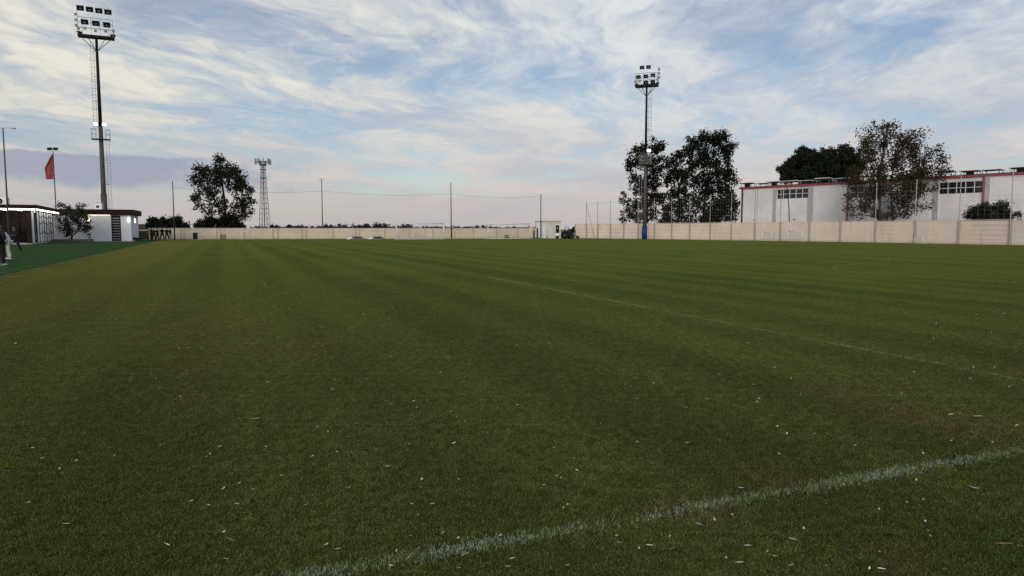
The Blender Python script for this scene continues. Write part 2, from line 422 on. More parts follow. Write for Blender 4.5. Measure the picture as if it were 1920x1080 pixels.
ng.links.new(gi.outputs[0], iop.inputs['Points']); ng.links.new(oi.outputs['Geometry'], iop.inputs['Instance'])
ng.links.new(na.outputs[0], iop.inputs['Rotation']); ng.links.new(iop.outputs[0], go.inputs[0])
nb = ng.nodes.new('GeometryNodeInputNamedAttribute'); nb.data_type = 'FLOAT_VECTOR'; nb.inputs['Name'].default_value = 'tall'
ng.links.new(nb.outputs[0], iop.inputs['Scale'])
gmod = grass.modifiers.new('grow', 'NODES'); gmod.node_group = ng
tag(grass, 'short mown green grass covering the football pitch', 'grass', kind='stuff')

# painted lines: chalked blades, worn unevenly
def chalk():
    m = bpy.data.materials.new('chalked_blade'); m.use_nodes = True; g = NG(m.node_tree); b = g.n['Principled BSDF']
    b.inputs['Roughness'].default_value = .9; b.inputs['Specular IOR Level'].default_value = .1
    pos = g.new('ShaderNodeNewGeometry').outputs['Position']
    c = g.mix(g.smooth(g.noise(pos, 45, 3, .7), .38, .62), (.13, .17, .08), (.50, .54, .44))
    c = g.mix(g.smooth(g.noise(pos, .9, 3, .6), .35, .65, .05, .5), c, (.13, .18, .09))
    g.l.new(c, b.inputs['Base Color']); return m
M_CHALK = chalk()
def line_marking(a, b, width, dens, hmul=1.0, wear=.35):
    d = b - a; L = d.length; d = d / L; n2 = Vector((-d.y, d.x, 0))
    n = int(L * width * dens)
    t = np.random.rand(n) * L; s = np.clip(np.random.randn(n) * .36, -1, 1) * width * .75
    keep = (np.sin(t * 2.1 + 1) * .25 + np.sin(t * 5.3) * .2 + np.random.rand(n)) > wear
    t, s = t[keep], s[keep]; n = len(t)
    cx = a.x + d.x * t + n2.x * s; cy = a.y + d.y * t + n2.y * s
    dist = np.sqrt(cx ** 2 + cy ** 2); k = np.clip(dist / 9, 1, 3)
    ang = np.random.rand(n) * 2 * np.pi; h = (.012 + .012 * np.random.rand(n)) * hmul; w = .0052 * k
    la = np.random.rand(n) * 2 * np.pi; ll = h * np.random.rand(n) ** .7
    v = np.zeros((n, 3, 3))
    v[:, 0, 0] = cx - np.cos(ang) * w / 2; v[:, 0, 1] = cy - np.sin(ang) * w / 2
    v[:, 1, 0] = cx + np.cos(ang) * w / 2; v[:, 1, 1] = cy + np.sin(ang) * w / 2
    v[:, 2, 0] = cx + np.cos(la) * ll; v[:, 2, 1] = cy + np.sin(la) * ll; v[:, 2, 2] = h
    o = bpy.data.objects.new('painted_line', raw_mesh('painted_line', v.reshape(-1, 3), 3, np.arange(n * 3), M_CHALK))
    COL.objects.link(o); return tag(o, kind='structure')
l1a, l1b = ground(640, 1070), ground(1880, 851)
ld = (l1b - l1a).normalized()
line_marking(l1a - ld * 3, l1b + ld * 9, .14, 13000, 1.0, .45)
l2a, l2b = ground(1920, 714), ground(945, 525.5)
ld = (l2b - l2a).normalized()
line_marking(l2a - ld * 1.2, l2b + ld * 1.5, .10, 4600, 1.05, .45)
line_marking(l2b + ld * 1.5, l2b + ld * 30, .10, 900, 1.0, .5)
# faint arc and line of a marked-out training area farther right
pa = [ground(u, v) for u, v in ((1665, 489), (1600, 495), (1562, 501), (1570, 507))]
for a, b in zip(pa, pa[1:]): line_marking(a, b, .10, 1500, 1.1, .4)

# ================================================================== BOUNDARY WALLS
def boundary_wall():
    t = thing('boundary_wall', 'long precast concrete wall of stacked pinkish slabs between pillars along the pitch', 'wall', WP[0])
    for k in range(1, len(WP)):
        a, b = WP[k-1], WP[k]; d = b - a; L = d.length; ang = math.atan2(d.y, d.x); mid = (a + b) / 2 - WP[0]
        hh = (WALL_H - .03) / 5
        me = MB().box((0, 0, 0), (L - .24, .075, hh - .022)).mesh('slab', PINKW)
        for r in range(5):
            put('slab', me, t, (mid.x, mid.y, .0 + hh * (r + .5)), (0, 0, ang), (1, 1 + .5 * random.uniform(-1, 1), 1))
    pme = MB().box((0, 0, WALL_H / 2), (.24, .26, WALL_H)).mesh('pillar', PILLAR)
    cap = MB()
    for k, p in enumerate(WP):
        q = WP[min(k+1, len(WP)-1)] - WP[max(k-1, 0)]
        put('pillar', pme, t, p - WP[0], (0, 0, math.atan2(q.y, q.x)))
    for k in range(1, len(WP)):
        a, b = WP[k-1], WP[k]; d = b - a; mid = (a + b) / 2 - WP[0]
        MB().box((0, 0, 0), (d.length + .02, .20, .05)).build('coping', PINKW, t, loc=(mid.x, mid.y, WALL_H + .027), rz=math.atan2(d.y, d.x))
    # short return at the far end
    e = FW1 - WP[0]
boundary_wall()

def far_wall():
    h = 1.69; t = thing('end_wall', 'low cream rendered wall with pilasters running across the far end', 'wall', FW0)
    marks = [236, 262, 281, 300, 320, 341, 347, 408, 415, 460, 513, 522, 567, 575, 625, 668, 675, 722, 768, 812, 853, 888, 931, 970, 1012]
    L = (FW1 - FW0).length
    def par(u):
        k = (u - 960) / F  # intersect column with the wall line
        d = FW1 - FW0; return (k * FW0.y - FW0.x) / (d.x - k * d.y) * L
    xs = [par(u) for u in marks]; ang = math.atan2(fdir.y, fdir.x)
    for a, b in zip(xs, xs[1:]):
        m = FW0 + fdir * ((a + b) / 2) - FW0; w = b - a
        MB().box((0, 0, h / 2), (w - .02, .14 + .02 * random.random(), h + random.uniform(-.012, .012))).build('panel', CREAM, t, loc=m, rz=ang)
    for a in xs[1:-1]:
        m = fdir * a + fn * .06
        MB().box((0, 0, h / 2), (.20, .16, h + .02)).build('pilaster', CREAMD, t, loc=m, rz=ang)
    m = fdir * (L / 2); MB().box((0, 0, 0), (L, .24, .05)).build('coping', CREAM, t, loc=(m.x, m.y, h + .045), rz=ang)
far_wall()

# ================================================================== NET FENCES
def cords(mb, a, b, r=.004): mb.tube([a, b], r, 3, False)
def net_fence():
    o = WP[1]; t = thing('net_fence', 'tall thin steel posts with faint cord net standing along the pinkish wall', 'fence', o)
    n = 20; tops = []
    for k in range(1, n + 5):
        p = WP[k] - o; hgt = 6.1 + 1.0 * min(1, k / 17); q = WP[min(k+1, len(WP)-1)] - WP[k-1]
        off = Vector((q.y, -q.x, 0)).normalized() * (-.22)
        if off.x > 0: off = -off
        base = p + off; tops.append((base, hgt))
        MB().tube([base, base + Vector((0, 0, hgt))], .045, 8).build('post', STEEL, t)
    a, h = tops[0]
    MB().tube([a + Vector((0, 0, h - .25)), a + (WP[2] - WP[1]) * .75 + Vector((0, 0, 0.0))], .035, 6).tube([a + Vector((0, 0, h*.62)), a + (WP[2] - WP[1]) * .31 + Vector((0, 0, h*.62))], .02, 6).build('brace', STEEL, t)
    nm = MB(); wm = MB()
    for (a, ha), (b, hb) in zip(tops, tops[1:]):
        ta, tb = a + Vector((0, 0, ha - .1)), b + Vector((0, 0, hb - .1)); mid = (ta + tb) / 2 - Vector((0, 0, .12))
        wm.tube([ta, (ta + mid) / 2 - Vector((0, 0, .03)), mid, (tb + mid) / 2 - Vector((0, 0, .03)), tb], .009, 4, False)
        for j in range(1, 8):
            s = j / 8; p = a.lerp(b, s); zt = ha + (hb - ha) * s - .15 - .12 * (1 - abs(2*s - 1))
            cords(nm, p + Vector((0, 0, WALL_H + .1)), p + Vector((0, 0, zt)))
        for z in np.arange(WALL_H + .15, min(ha, hb) - .2, .45): cords(nm, a + Vector((0, 0, z)), b + Vector((0, 0, z)))
    nm.build('net', NETM, t); wm.build('top_wire', STEEL, t)
net_fence()

def stop_net():
    o = on_floor(605, 117.5); t = thing('ball_stop_net', 'faint cord net slung from slim poles behind the two full size goals', 'net', o)
    spots = [(327, 106.5, 340), (605, 117.5, 357), (846, 120.5, 343), (1014, 122, 364)]
    tops = []
    for u, Y, v in spots:
        p = on_floor(u, Y) - o; top = at(u, v, Y).z; rope = at(u, (352, 358, 363, 367)[len(tops)], Y).z
        tops.append((p, rope))
        if u != 605: MB().tube([p, p + Vector((0, 0, top))], [.10, .065], 8).build('pole', MASTG, t, True)
    rm, nm = MB(), MB()
    for (a, ha), (b, hb) in zip(tops, tops[1:]):
        ln = []
        for j in range(13):
            s = j / 12; ln.append(a.lerp(b, s) + Vector((0, 0, ha + (hb - ha) * s - 1.9 * s * (1 - s))))
        rm.tube(ln, .014, 4, False)
        if a.x + o.x < -36: continue
        m = int((b - a).length / .45)
        for j in range(1, m):
            s = j / m; p = a.lerp(b, s); cords(nm, p + Vector((0, 0, .3)), p + Vector((0, 0, ha + (hb - ha) * s - 1.9 * s * (1 - s))), .005)
        for z in np.arange(.4, min(ha, hb) - .6, .6): cords(nm, a + Vector((0, 0, z)), b + Vector((0, 0, z)), .003)
    rm.build('top_rope', mat('rope', (.12, .12, .12), .8), t); nm.build('net', NETM, t)
stop_net()

# ================================================================== GOALS
def goal(a, b, h, label, group=None, depth=1.8, r=.075, m=WHITE, net=True):
    o = (a + b) / 2; d = b - a; w = d.length; rz = math.atan2(d.y, d.x)
    t = thing('football_goal', label, 'goal', o, rz, group)
    for s in (-1, 1):
        MB().tube([(s*w/2, 0, 0), (s*w/2, 0, h)], r, 10).build('post', m, t, True)
        MB().tube([(s*w/2, .02, h - .04), (s*w/2, depth*.45, h - .05), (s*w/2, depth, .03), (s*w/2, .02, .03)], r * .45, 6).build('side_stay', m, t, True)
    MB().tube([(-w/2 - r, 0, h), (w/2 + r, 0, h)], r, 10).build('crossbar', m, t, True)
    MB().tube([(-w/2, depth, .03), (w/2, depth, .03)], r * .45, 6).build('ground_bar', m, t, True)
    if net:
        nm = MB(); st = max(.24, w / 26)
        prof = [(.03, h - .05), (depth*.45, h - .08), (depth, .05)]
        for x in np.arange(-w/2 + st, w/2, st):
            for p, q in zip(prof, prof[1:]): cords(nm, Vector((x, *p)), Vector((x, *q)), .0035)
        for k in range(1, 11):
            s = k / 11 * 2; i = min(int(s), 1); f = s - i
            y = prof[i][0] * (1-f) + prof[i+1][0] * f; z = prof[i][1] * (1-f) + prof[i+1][1] * f
            cords(nm, Vector((-w/2, y, z)), Vector((w/2, y, z)), .0035)
            for sd in (-1, 1): cords(nm, Vector((sd*w/2, .02, z)), Vector((sd*w/2, y, z)), .0035)
        nm.build('net', NETW, t)
    return t
def goal_px(u0, u1, Y0, Y1, h, label, **k): return goal(on_floor(u0, Y0), on_floor(u1, Y1), h, label, **k)
goal_px(743, 832, 107.5, 109.5, 2.44, 'white full size goal left of the bare pole holding up the net')
goal_px(915, 994, 113.5, 115.0, 2.44, 'white full size goal standing beside the flat roofed block hut')
goal_px(360, 383, 107.2, 107.8, 1.22, 'small white training goal with a black bin in its mouth', r=.035, depth=.8)
goal_px(452, 473.5, 110.0, 110.5, 1.22, 'small white training goal leaning near the cream wall beside the lattice tower', r=.035, depth=.8)
def wall_at(u, gap):
    Y = WALL_H * F / wall_hpx(u); return on_floor(u, Y - gap)
SG = 'small goals along the pinkish wall'
goal(wall_at(1430, 2.2), wall_at(1447.5, 2.2), 1.22, 'small white training goal against the pinkish wall under the corner of the warehouse', group=SG, r=.032, depth=.9)
goal(wall_at(1478, 2.2), wall_at(1504, 2.2), 1.28, 'wider small white training goal against the pinkish wall below the first warehouse window', group=SG, r=.032, depth=.9)
goal(wall_at(1716, 2.0), wall_at(1731, 2.0), .72, 'very low small goal against the pinkish wall right of the sparse tree', group=SG, r=.03, depth=.7)

# ================================================================== FLOODLIGHT MASTS
def mast(base, label, platZ, padded, rz, scale, topZ, rBase, rTop, midZ, rows, flange=None, side=1):
    t = thing('floodlight_mast', label, 'floodlight mast', base, rz)
    MB().tube([(0, 0, 0), (0, 0, midZ * .55), (0, 0, midZ)], [rBase, rBase*.86, rBase*.74], 16).build('pole', MASTG, t, True)
    MB().tube([(0, 0, midZ + .003), (0, 0, platZ)], [rBase*.66, rTop], 16).build('upper_pole', BLACK, t, True)  # upper part coloured black, its silhouette against the sky put into the colour
    if padded: MB().tube([(0, 0, 0), (0, 0, 2.05)], rBase + .10, 16).build('pad', BLUEP, t, True)
    if flange: MB().tube([(0, 0, 0), (0, 0, flange)], rBase * 1.10, 16).build('sleeve', MASTG, t, True)
    w = 4.4 * scale; dp = 1.2
    MB().box((0, 0, platZ + .16), (w, dp, .32)).build('platform', BLACK, t, bevel=.03)
    for s in (-1, 1):
        MB().tube([(s*w*.42, -.3, platZ), (0, -rTop, platZ - 1.9*scale)], .045, 6).build('brace', MASTG, t)
        MB().tube([(s*w*.22, .4, platZ), (0, rTop, platZ - 1.9*scale)], .045, 6).build('brace', MASTG, t)
    fr = MB(); zt = topZ
    for x in (-w*.36, -w*.12, w*.12, w*.36, w*.48, -w*.48): fr.tube([(x, -.45, platZ + .3), (x, -.45, zt)], .03, 6)
    for z in np.linspace(platZ + 1.2*scale, zt, 3): fr.tube([(-w*.48, -.45, z), (w*.48, -.45, z)], .032, 6)
    for s in (-1, 1): fr.tube([(s*w*.48, .5, platZ + .3), (s*w*.48, .5, platZ + 1.4)], .025, 6); fr.tube([(s*w*.48, -.45, platZ + 1.4), (s*w*.48, .5, platZ + 1.4)], .025, 6)
    fr.tube([(-w*.48, .5, platZ + 1.4), (w*.48, .5, platZ + 1.4)], .025, 6)
    fr.build('frame', STEEL, t)
    MB().tube([(-side*w*.5, .1, platZ + .2), (-side*w*.5, .1, zt + 1.2*scale)], .028, 6).build('lightning_rod', STEEL, t)
    fb = MB(); s_ = .44 * scale                              # one floodlight: tapered housing, visor, rear gear box
    A = [(-s_, -.42*s_, -.75*s_), (s_, -.42*s_, -.75*s_), (s_, -.42*s_, .7*s_), (-s_, -.42*s_, .7*s_)]
    B = [(-s_*.62, .45*s_, -.45*s_), (s_*.62, .45*s_, -.45*s_), (s_*.62, .45*s_, .45*s_), (-s_*.62, .45*s_, .45*s_)]
    fb.v += [Vector(p) for p in A + B]; fb.f += [(3, 2, 1, 0), (4, 5, 6, 7), (0, 1, 5, 4), (1, 2, 6, 5), (2, 3, 7, 6), (3, 0, 4, 7)]
    fb.box((0, -.7*s_, .72*s_), (2*s_, .75*s_, .06*s_), 0, .25); fb.box((0, .62*s_, 0), (.9*s_, .5*s_, .7*s_))
    me = fb.mesh('floodlight', BLACK); lm = MB().box((0, -.45*s_, -.02), (.62*s_, .03, .34*s_)).mesh('lens', LENS)
    for (x, z) in rows:
        f = put('floodlight', me, t, (x * w, -.62, platZ + z * scale), (R(28), 0, 0)); put('lens', lm, f)
    for x, z in ((-.46, .55), (.46, .55)): put('floodlight', me, t, (x*w, .1, platZ + z*scale), (R(20), 0, R(70) * (1 if x > 0 else -1)), (.8, .8, .8))
    sml = MB().box((0, 0, 0), (.34, .14, .36), 0, .2).mesh('small_lamp', STEEL)
    for k, x in enumerate((-.46, -.28, 0., .28, .5)): put('small_lamp', sml, t, (x*w, -.68, platZ + (.95 + .12*math.sin(k*2)) * scale))
    for k in range(3): put('small_lamp', sml, t, (-side*w*.53, .05, platZ + (.9 + .75*k) * scale + .6))
    # lit service lamps and small mid platform
    for sx in ((-1, 1) if flange else (1,)):
        lp = MB().box((sx * .52, -rBase*.7 - .1, midZ + .35), (.56, .16, .4), sx * .35, .35).build('lamp_housing', WHITE, t)
        MB().box((sx * .52 , -rBase*.7 - .22, midZ + .31), (.48, .03, .32), sx * .35, .35).build('lamp_lens', LAMP, lp)
    mp = MB(); mp.box((0, -.1, midZ - 1.75), (2.3*scale, 1.3, .09))
    mp.build('mid_platform', DSTEEL, t)
    for sg in (-1, 1):
        rl = MB()
        for x in (.6*scale, 1.1*scale):
            for y in (-.7, .5): rl.tube([(sg*x, y, midZ - 1.75), (sg*x, y, midZ - .35)], .025, 5)
        for z in (midZ - 1.05, midZ - .35):
            for y in (-.7, .5): rl.tube([(sg*.6*scale, y, z), (sg*1.1*scale, y, z)], .025, 5)
            rl.tube([(sg*1.1*scale, -.7, z), (sg*1.1*scale, .5, z)], .025, 5)
        rl.build('railing', STEEL, t)
    for nm, x, z0, z1, cage in (('lower_ladder', side * (rBase + .42), .6, midZ - 1.8, 0), ('upper_ladder', -side * (rTop + .42), midZ - .4, platZ, 1)):
        l = MB()
        for s in (-1, 1): l.tube([(x + s*.2, 0, z0), (x + s*.2, 0, z1)], .024, 5)
        for z in np.arange(z0 + .2, z1, .42): l.tube([(x - .2, 0, z), (x + .2, 0, z)], .016, 4)
        for z in np.arange(z0 + .5, z1, 3.4): l.tube([(x, 0, z), (0, 0, z)], .03, 4)
        if cage:
            for z in np.arange(z0 + 1.8, z1, .95): l.tube([(x - .3, -.05, z), (x - .34, -.5, z), (x, -.7, z), (x + .34, -.5, z), (x + .3, -.05, z)], .016, 4)
        l.build(nm, STEEL, t)
    return t
YL = 101.0
bl = on_floor(197.5, YL)
zp = at(186, 72, YL).z; zt = at(186, 36, YL).z; zm = at(192, 238, YL).z
mast(bl, 'tall steel floodlight mast with four-lamp top row rising behind the white building', zp, False, R(24), 1.0, zt, .36, .17, zm,
     [(-.38, 3.75), (-.13, 3.7), (.12, 3.65), (.37, 3.6), (-.28, 1.95), (.02, 1.9), (.32, 1.85)], at(195, 363, YL).z)
YR = 109.5
br = on_floor(1208.5, YR)
zp = at(1214, 163, YR).z; zt = at(1214, 138, YR).z; zm = at(1212, 287, YR).z
mast(br, 'tall steel floodlight mast with blue padded foot in front of the pinkish wall', zp, True, R(-20), .78, zt, .30, .14, zm,
     [(-.18, 3.6), (.1, 3.6), (-.33, 1.85), (-.01, 1.9), (.30, 2.0), (0, .7), (.3, .75)], None, -1)

# slim lamp and flag poles
def t_pole(u, Y, vtop, label, arm, pad=False, lamps=False):
    p = on_floor(u, Y); h = at(u, vtop, Y).z
    t = thing('lamp_pole', label, 'pole', p)
    MB().tube([(0, 0, 0), (0, 0, h*.5), (0, 0, h)], [.10, .075, .055], 10).build('pole', MASTG, t, True)
    if lamps:
        MB().box((0, 0, h), (arm, .06, .08)).build('crossarm', STEEL, t)
        for s in (-1, 1):
            l = MB().box((s*arm*.27, -.05, h + .30), (.62, .3, .34), 0, .3).build('lamp', BLACK, t, bevel=.03)
            MB().box((s*arm*.27, 0, h + .09), (.06, .05, .2)).build('bracket', STEEL, t)
    else:
        MB().box((0, 0, h), (arm, .09, .07)).build('crossarm', STEEL, t)
        for s in (-1, 1): MB().box((s*arm*.42, -.08, h - .06), (.34, .3, .07)).build('lamp', STEEL, t)
    if pad: MB().box((0, 0, .55), (.46, .46, 1.1)).build('pad', BLACK, t, bevel=.05)
    return t, h
t_pole(16.5, 69.0, 240, 'slim pole with T shaped top in front of the glazed pavilion', 2.4)
t_pole(605, 117.5, 335, 'slim T topped pole with black padded foot by the cream wall', .75, True)
tp, hfl = t_pole(107.0, 104., 283, 'slim flagpole with twin floodlights behind the glazed pavilion', 1.55, False, True)
def flag():
    Y = 104.; pl = on_floor(107.0, Y); z1 = at(103, 289, Y).z; z0 = at(106, 336, Y).z
    t = thing('flag', 'red flag hanging limp from the pole behind the pavilion', 'flag', (pl.x, pl.y, z0))
    mb = MB(); nx, nz = 10, 22
    for j in range(nz + 1):
        s = j / nz; z = (z1 - z0) * s
        wid = 1.18 * min(1., (1 - s) * 1.9 + .05)
        for i in range(nx + 1):
            k = i / nx
            mb.v.append(Vector((-.09 - k * wid, .16 * math.sin(k * 9 + s * 2) * (.4 + k), z - .25 * k * (1 if s > .5 else s * 2) + .03 * math.sin(k * 7))))
    for j in range(nz):
        for i in range(nx):
            a = j * (nx + 1) + i; mb.f.append((a, a + 1, a + nx + 2, a + nx + 1))
    o = mb.build('cloth', REDFLAG, t, True); sd = o.modifiers.new('thick', 'SOLIDIFY'); sd.thickness = .012
    # pale worn emblem, sewn on both faces
    em = MB(); cx, cz = -.62, (z1 - z0) * .42
    for k in range(7):
        w = 2 * math.pi * k / 7; em.tube([(cx + .1*math.cos(w), -.20, cz + .15*math.sin(w)), (cx + .26*math.cos(w), -.20, cz + .42*math.sin(w))], .03, 4)
    em.build('emblem', mat('flag_emblem', (.42, .20, .12), .8), t)
    for z in (z0 + .2 - z0, z1 - z0 - .1): MB().tube([(0, 0, z), (-.1, 0, z)], .02, 5).build('tie', STEEL, t)
flag()

# ================================================================== LATTICE TOWER
def lattice():
    Y = 215.; p = on_floor(496.5, Y); h = at(495, 296, Y).z; t = thing('lattice_tower', 'slender lattice telecom tower with antennas on its head beyond the end wall', 'tower', p)
    wb, wt = 1.32, .50; leg = lambda s, z: (s[0] * (wb + (wt - wb) * min(1, z / (h*.86))), s[1] * (wb + (wt - wb) * min(1, z / (h*.86))), z)
    C = [(-1, -1), (1, -1), (1, 1), (-1, 1)]
    for s in C: MB().tube([leg(s, 0), leg(s, h*.86), leg(s, h*.95)], .075, 5).build('leg', MASTG, t)
    br = MB(); zs = [0]
    while zs[-1] < h * .86: zs.append(zs[-1] + 1.55)
    for a, b in zip(zs, zs[1:]):
        for k in range(4):
            s, q = C[k], C[(k+1) % 4]
            br.tube([leg(s, b), leg(q, b)], .035, 4); br.tube([leg(s, a), leg(q, b)], .03, 4)
    br.build('bracing', MASTG, t)
    MB().tube([(0, 0, 0), (0, 0, h*.95)], .13, 6).build('cable_run', DSTEEL, t)
    for z in (h*.735, h*.85): MB().box((0, 0, z), (1.6, 1.6, .12)).build('rest_platform', DSTEEL, t)
    hd = MB()
    hd.prism([(1.0*math.cos(k*math.pi/4), 1.0*math.sin(k*math.pi/4)) for k in range(8)], h*.90, h*.915)
    for k in range(8):
        w = k*math.pi/4; hd.tube([(1.0*math.cos(w), 1.0*math.sin(w), h*.9), (1.15*math.cos(w), 1.15*math.sin(w), h*.955)], .05, 5)
    hd.tube([(1.15*math.cos(k*math.pi/8), 1.15*math.sin(k*math.pi/8), h*.955) for k in range(17)], .05, 5, False)
    hd.build('head_frame', DSTEEL, t)
    for k in range(9):
        w = k * 2*math.pi/9 + .2; r = 2.25
        a = MB().tube([(1.05*math.cos(w), 1.05*math.sin(w), h*.94), (r*math.cos(w), r*math.sin(w), h*.95)], .05, 5).build('antenna_arm', DSTEEL, t)
        MB().box((r*math.cos(w), r*math.sin(w), h*.95 + .05), (.28, .34, 1.7), w).build('antenna', STEEL, a)
    d = MB().tube([(-1.3, -.9, h*.46), (-1.7, -1.05, h*.46)], [.32, .22], 10).build('dish', WHITE, t)
lattice()

# ================================================================== BUILDINGS
def frame_pts(o, ax, ay):
    return lambda a, b, z=0.: o + ax * a + ay * b + Vector((0, 0, z))

def pane_mat():
    m = bpy.data.materials.new('tinted_pane'); m.use_nodes = True; g = NG(m.node_tree); g.n.remove(g.n['Principled BSDF'])
    tr = g.new('ShaderNodeBsdfTransparent'); tr.inputs[0].default_value = (.80, .76, .72, 1)
    gl = g.new('ShaderNodeBsdfGlossy'); gl.inputs['Roughness'].default_value = .05
    fr = g.new('ShaderNodeFresnel'); fr.inputs[0].default_value = 1.25
    mx = g.new('ShaderNodeMixShader'); g.l.new(g.m('MULTIPLY', fr.outputs[0], .8), mx.inputs[0]); g.l.new(tr.outputs[0], mx.inputs[1]); g.l.new(gl.outputs[0], mx.inputs[2])
    g.l.new(mx.outputs[0], g.n['Material Output'].inputs['Surface']); MATS['tinted_pane'] = m; return m

def pavilion():
    A = ground(60, 458.6); B = ground(115.5, 451.7)
    ax = (B - A).normalized(); ay = Vector((-ax.y, ax.x, 0)); L = (B - A).length     # ax along the glazed side, ay to the left
    if ay.x > 0: ay = -ay
    Ht = 4.02; rz = math.atan2(ax.y, ax.x)
    t = thing('pavilion', 'glazed pavilion with dark brown flat roof and white light strips under the eaves', 'building', A, rz)
    sy = 1 if (Matrix.Rotation(-rz, 3, 'Z') @ ay).y > 0 else -1
    D = 11.0                                                     # local x along side, local y*sy to the left
    def bx(x0, x1, y0, y1, z0, z1): return MB().box(((x0+x1)/2, sy*(y0+y1)/2, (z0+z1)/2), (x1-x0, abs(y1-y0), z1-z0))
    bx(-.7, L + .7, -.7, D, Ht - .36, Ht).build('roof', BROWN, t, bevel=.015)
    bx(-.45, L + .45, -.45, D - .2, Ht - .50, Ht - .363).build('soffit', mat('soffit', (.30, .28, .26), .7), t)
    bx(.0, L, .0, D - .3, .03, .14).build('plinth', CONC, t)
    bx(-.66, -.56, -.5, D, Ht - .52, Ht - .40).build('light_strip', LED, t)
    bx(-.3, L * .98, -.64, -.56, Ht - .54, Ht - .42).build('light_strip', LED, t)
    for x, y, w in ((.18, .18, .42), (L - .25, .18, .42), (.18, 3.05, .36), (.18, 6.4, .36)):
        bx(x - w/2, x + w/2, y - w/2, y + w/2, .14, Ht - .5).build('column', BROWN, t)
    # interior: timber back wall set in, white side wall, screen and cabinet
    for k in range(14): bx(4.6, 4.68 + .02*random.random(), .5 + k*.19, .5 + k*.19 + .18, .14, Ht - .52).build('wall_plank', TIMBER, t)
    for k in range(8): bx(4.72, 4.80, .5, 3.2, .14 + k*.42, .14 + k*.42 + .40).build('wall_plank', TIMBER, t)
    scr = bx(4.42, 4.50, .75, 1.65, 1.25, 1.72).build('screen', BLACK, t)
    bx(4.405, 4.415, .79, 1.61, 1.29, 1.68).build('screen_glass', GLASSD, scr)
    cab = bx(3.9, 4.41, .42, 1.12, .14, 1.05).build('cabinet', BLACK, t)
    for k in range(3): bx(3.885, 3.897, .45 + k*.225, .45 + k*.225 + .20, .2, 1.0).build('cabinet_door', DSTEEL, cab)
    for yy in (1.2, 2.4): bx(1.0, 3.6, yy - .06, yy + .06, Ht - .53, Ht - .503).build('ceiling_light', LED, t)
    bx(.15, .27, 3.3, 8.5, .14, Ht - .5).build('white_wall', WHITE2, t)
    # front glazing beside the corner column
    gm_ = pane_mat()
    bx(.15, .17, .42, 2.85, .16, Ht - .52).build('front_pane', gm_, t)
    # side: dark mullions with white blinds between
    n = 13; x0 = .55; st = (L - 1.1) / n
    blind = mat('white_blind', (.76, .76, .76), .8, .08, 2)
    for k in range(n + 1): bx(x0 + k*st - .07, x0 + k*st + .07, .0, .06, .14, Ht - .52).build('mullion', BLACK, t)
    for k in range(n):
        a, b = x0 + k*st + .07, x0 + (k+1)*st - .07
        if k == 1:
            bx(a + .1, b - .1, .05, .08, .14, Ht - .6).build('door_leaf', GLASSD, t); continue
        bx(a, a + (b-a)*(.80 if k % 3 else .95), .022, .045, .20, Ht - .56).build('blind', blind, t)
        bx(a, b, .062, .070, .16, Ht - .53).build('side_pane', gm_, t)
        for z in (1.1, 2.2, 2.9):
            if k > 2: bx(a, b, .006, .019, z + .1*math.sin(k*1.9), z + .1*math.sin(k*1.9) + .10).build('transom', BLACK, t)
    bx(L - .1, L, .4, D - .3, .14, Ht - .5).build('end_wall', TIMBER, t)
    bx(.3, L - .1, D - .5, D - .35, .14, Ht - .5).build('rear_wall', TIMBER, t)
    return A, ax, ay
PA, pax, pay = pavilion()

def ac_unit():
    Y = 76.; p = at(5, 384, Y); t = thing('air_conditioner', 'white outdoor air conditioner unit on the pavilion roof', 'air conditioner', (p.x, p.y, 4.03))
    MB().box((0, 0, .10), (1.1, .5, .06)).build('stand', DSTEEL, t)
    MB().box((-.42, 0, .04), (.08, .5, .075)).build('foot', RUBBER, t); MB().box((.42, 0, .04), (.08, .5, .075)).build('foot', RUBBER, t)
    MB().box((0, 0, .50), (1.22, .46, .74)).build('casing', WHITE, t, bevel=.03)
    f = MB().tube([(-.12, -.235, .50), (-.12, -.25, .50)], .30, 20).build('fan_guard', BLACK, t)
    MB().tube([(-.12, -.25, .50), (-.12, -.262, .50)], .08, 12).build('hub', WHITE, f)
ac_unit()

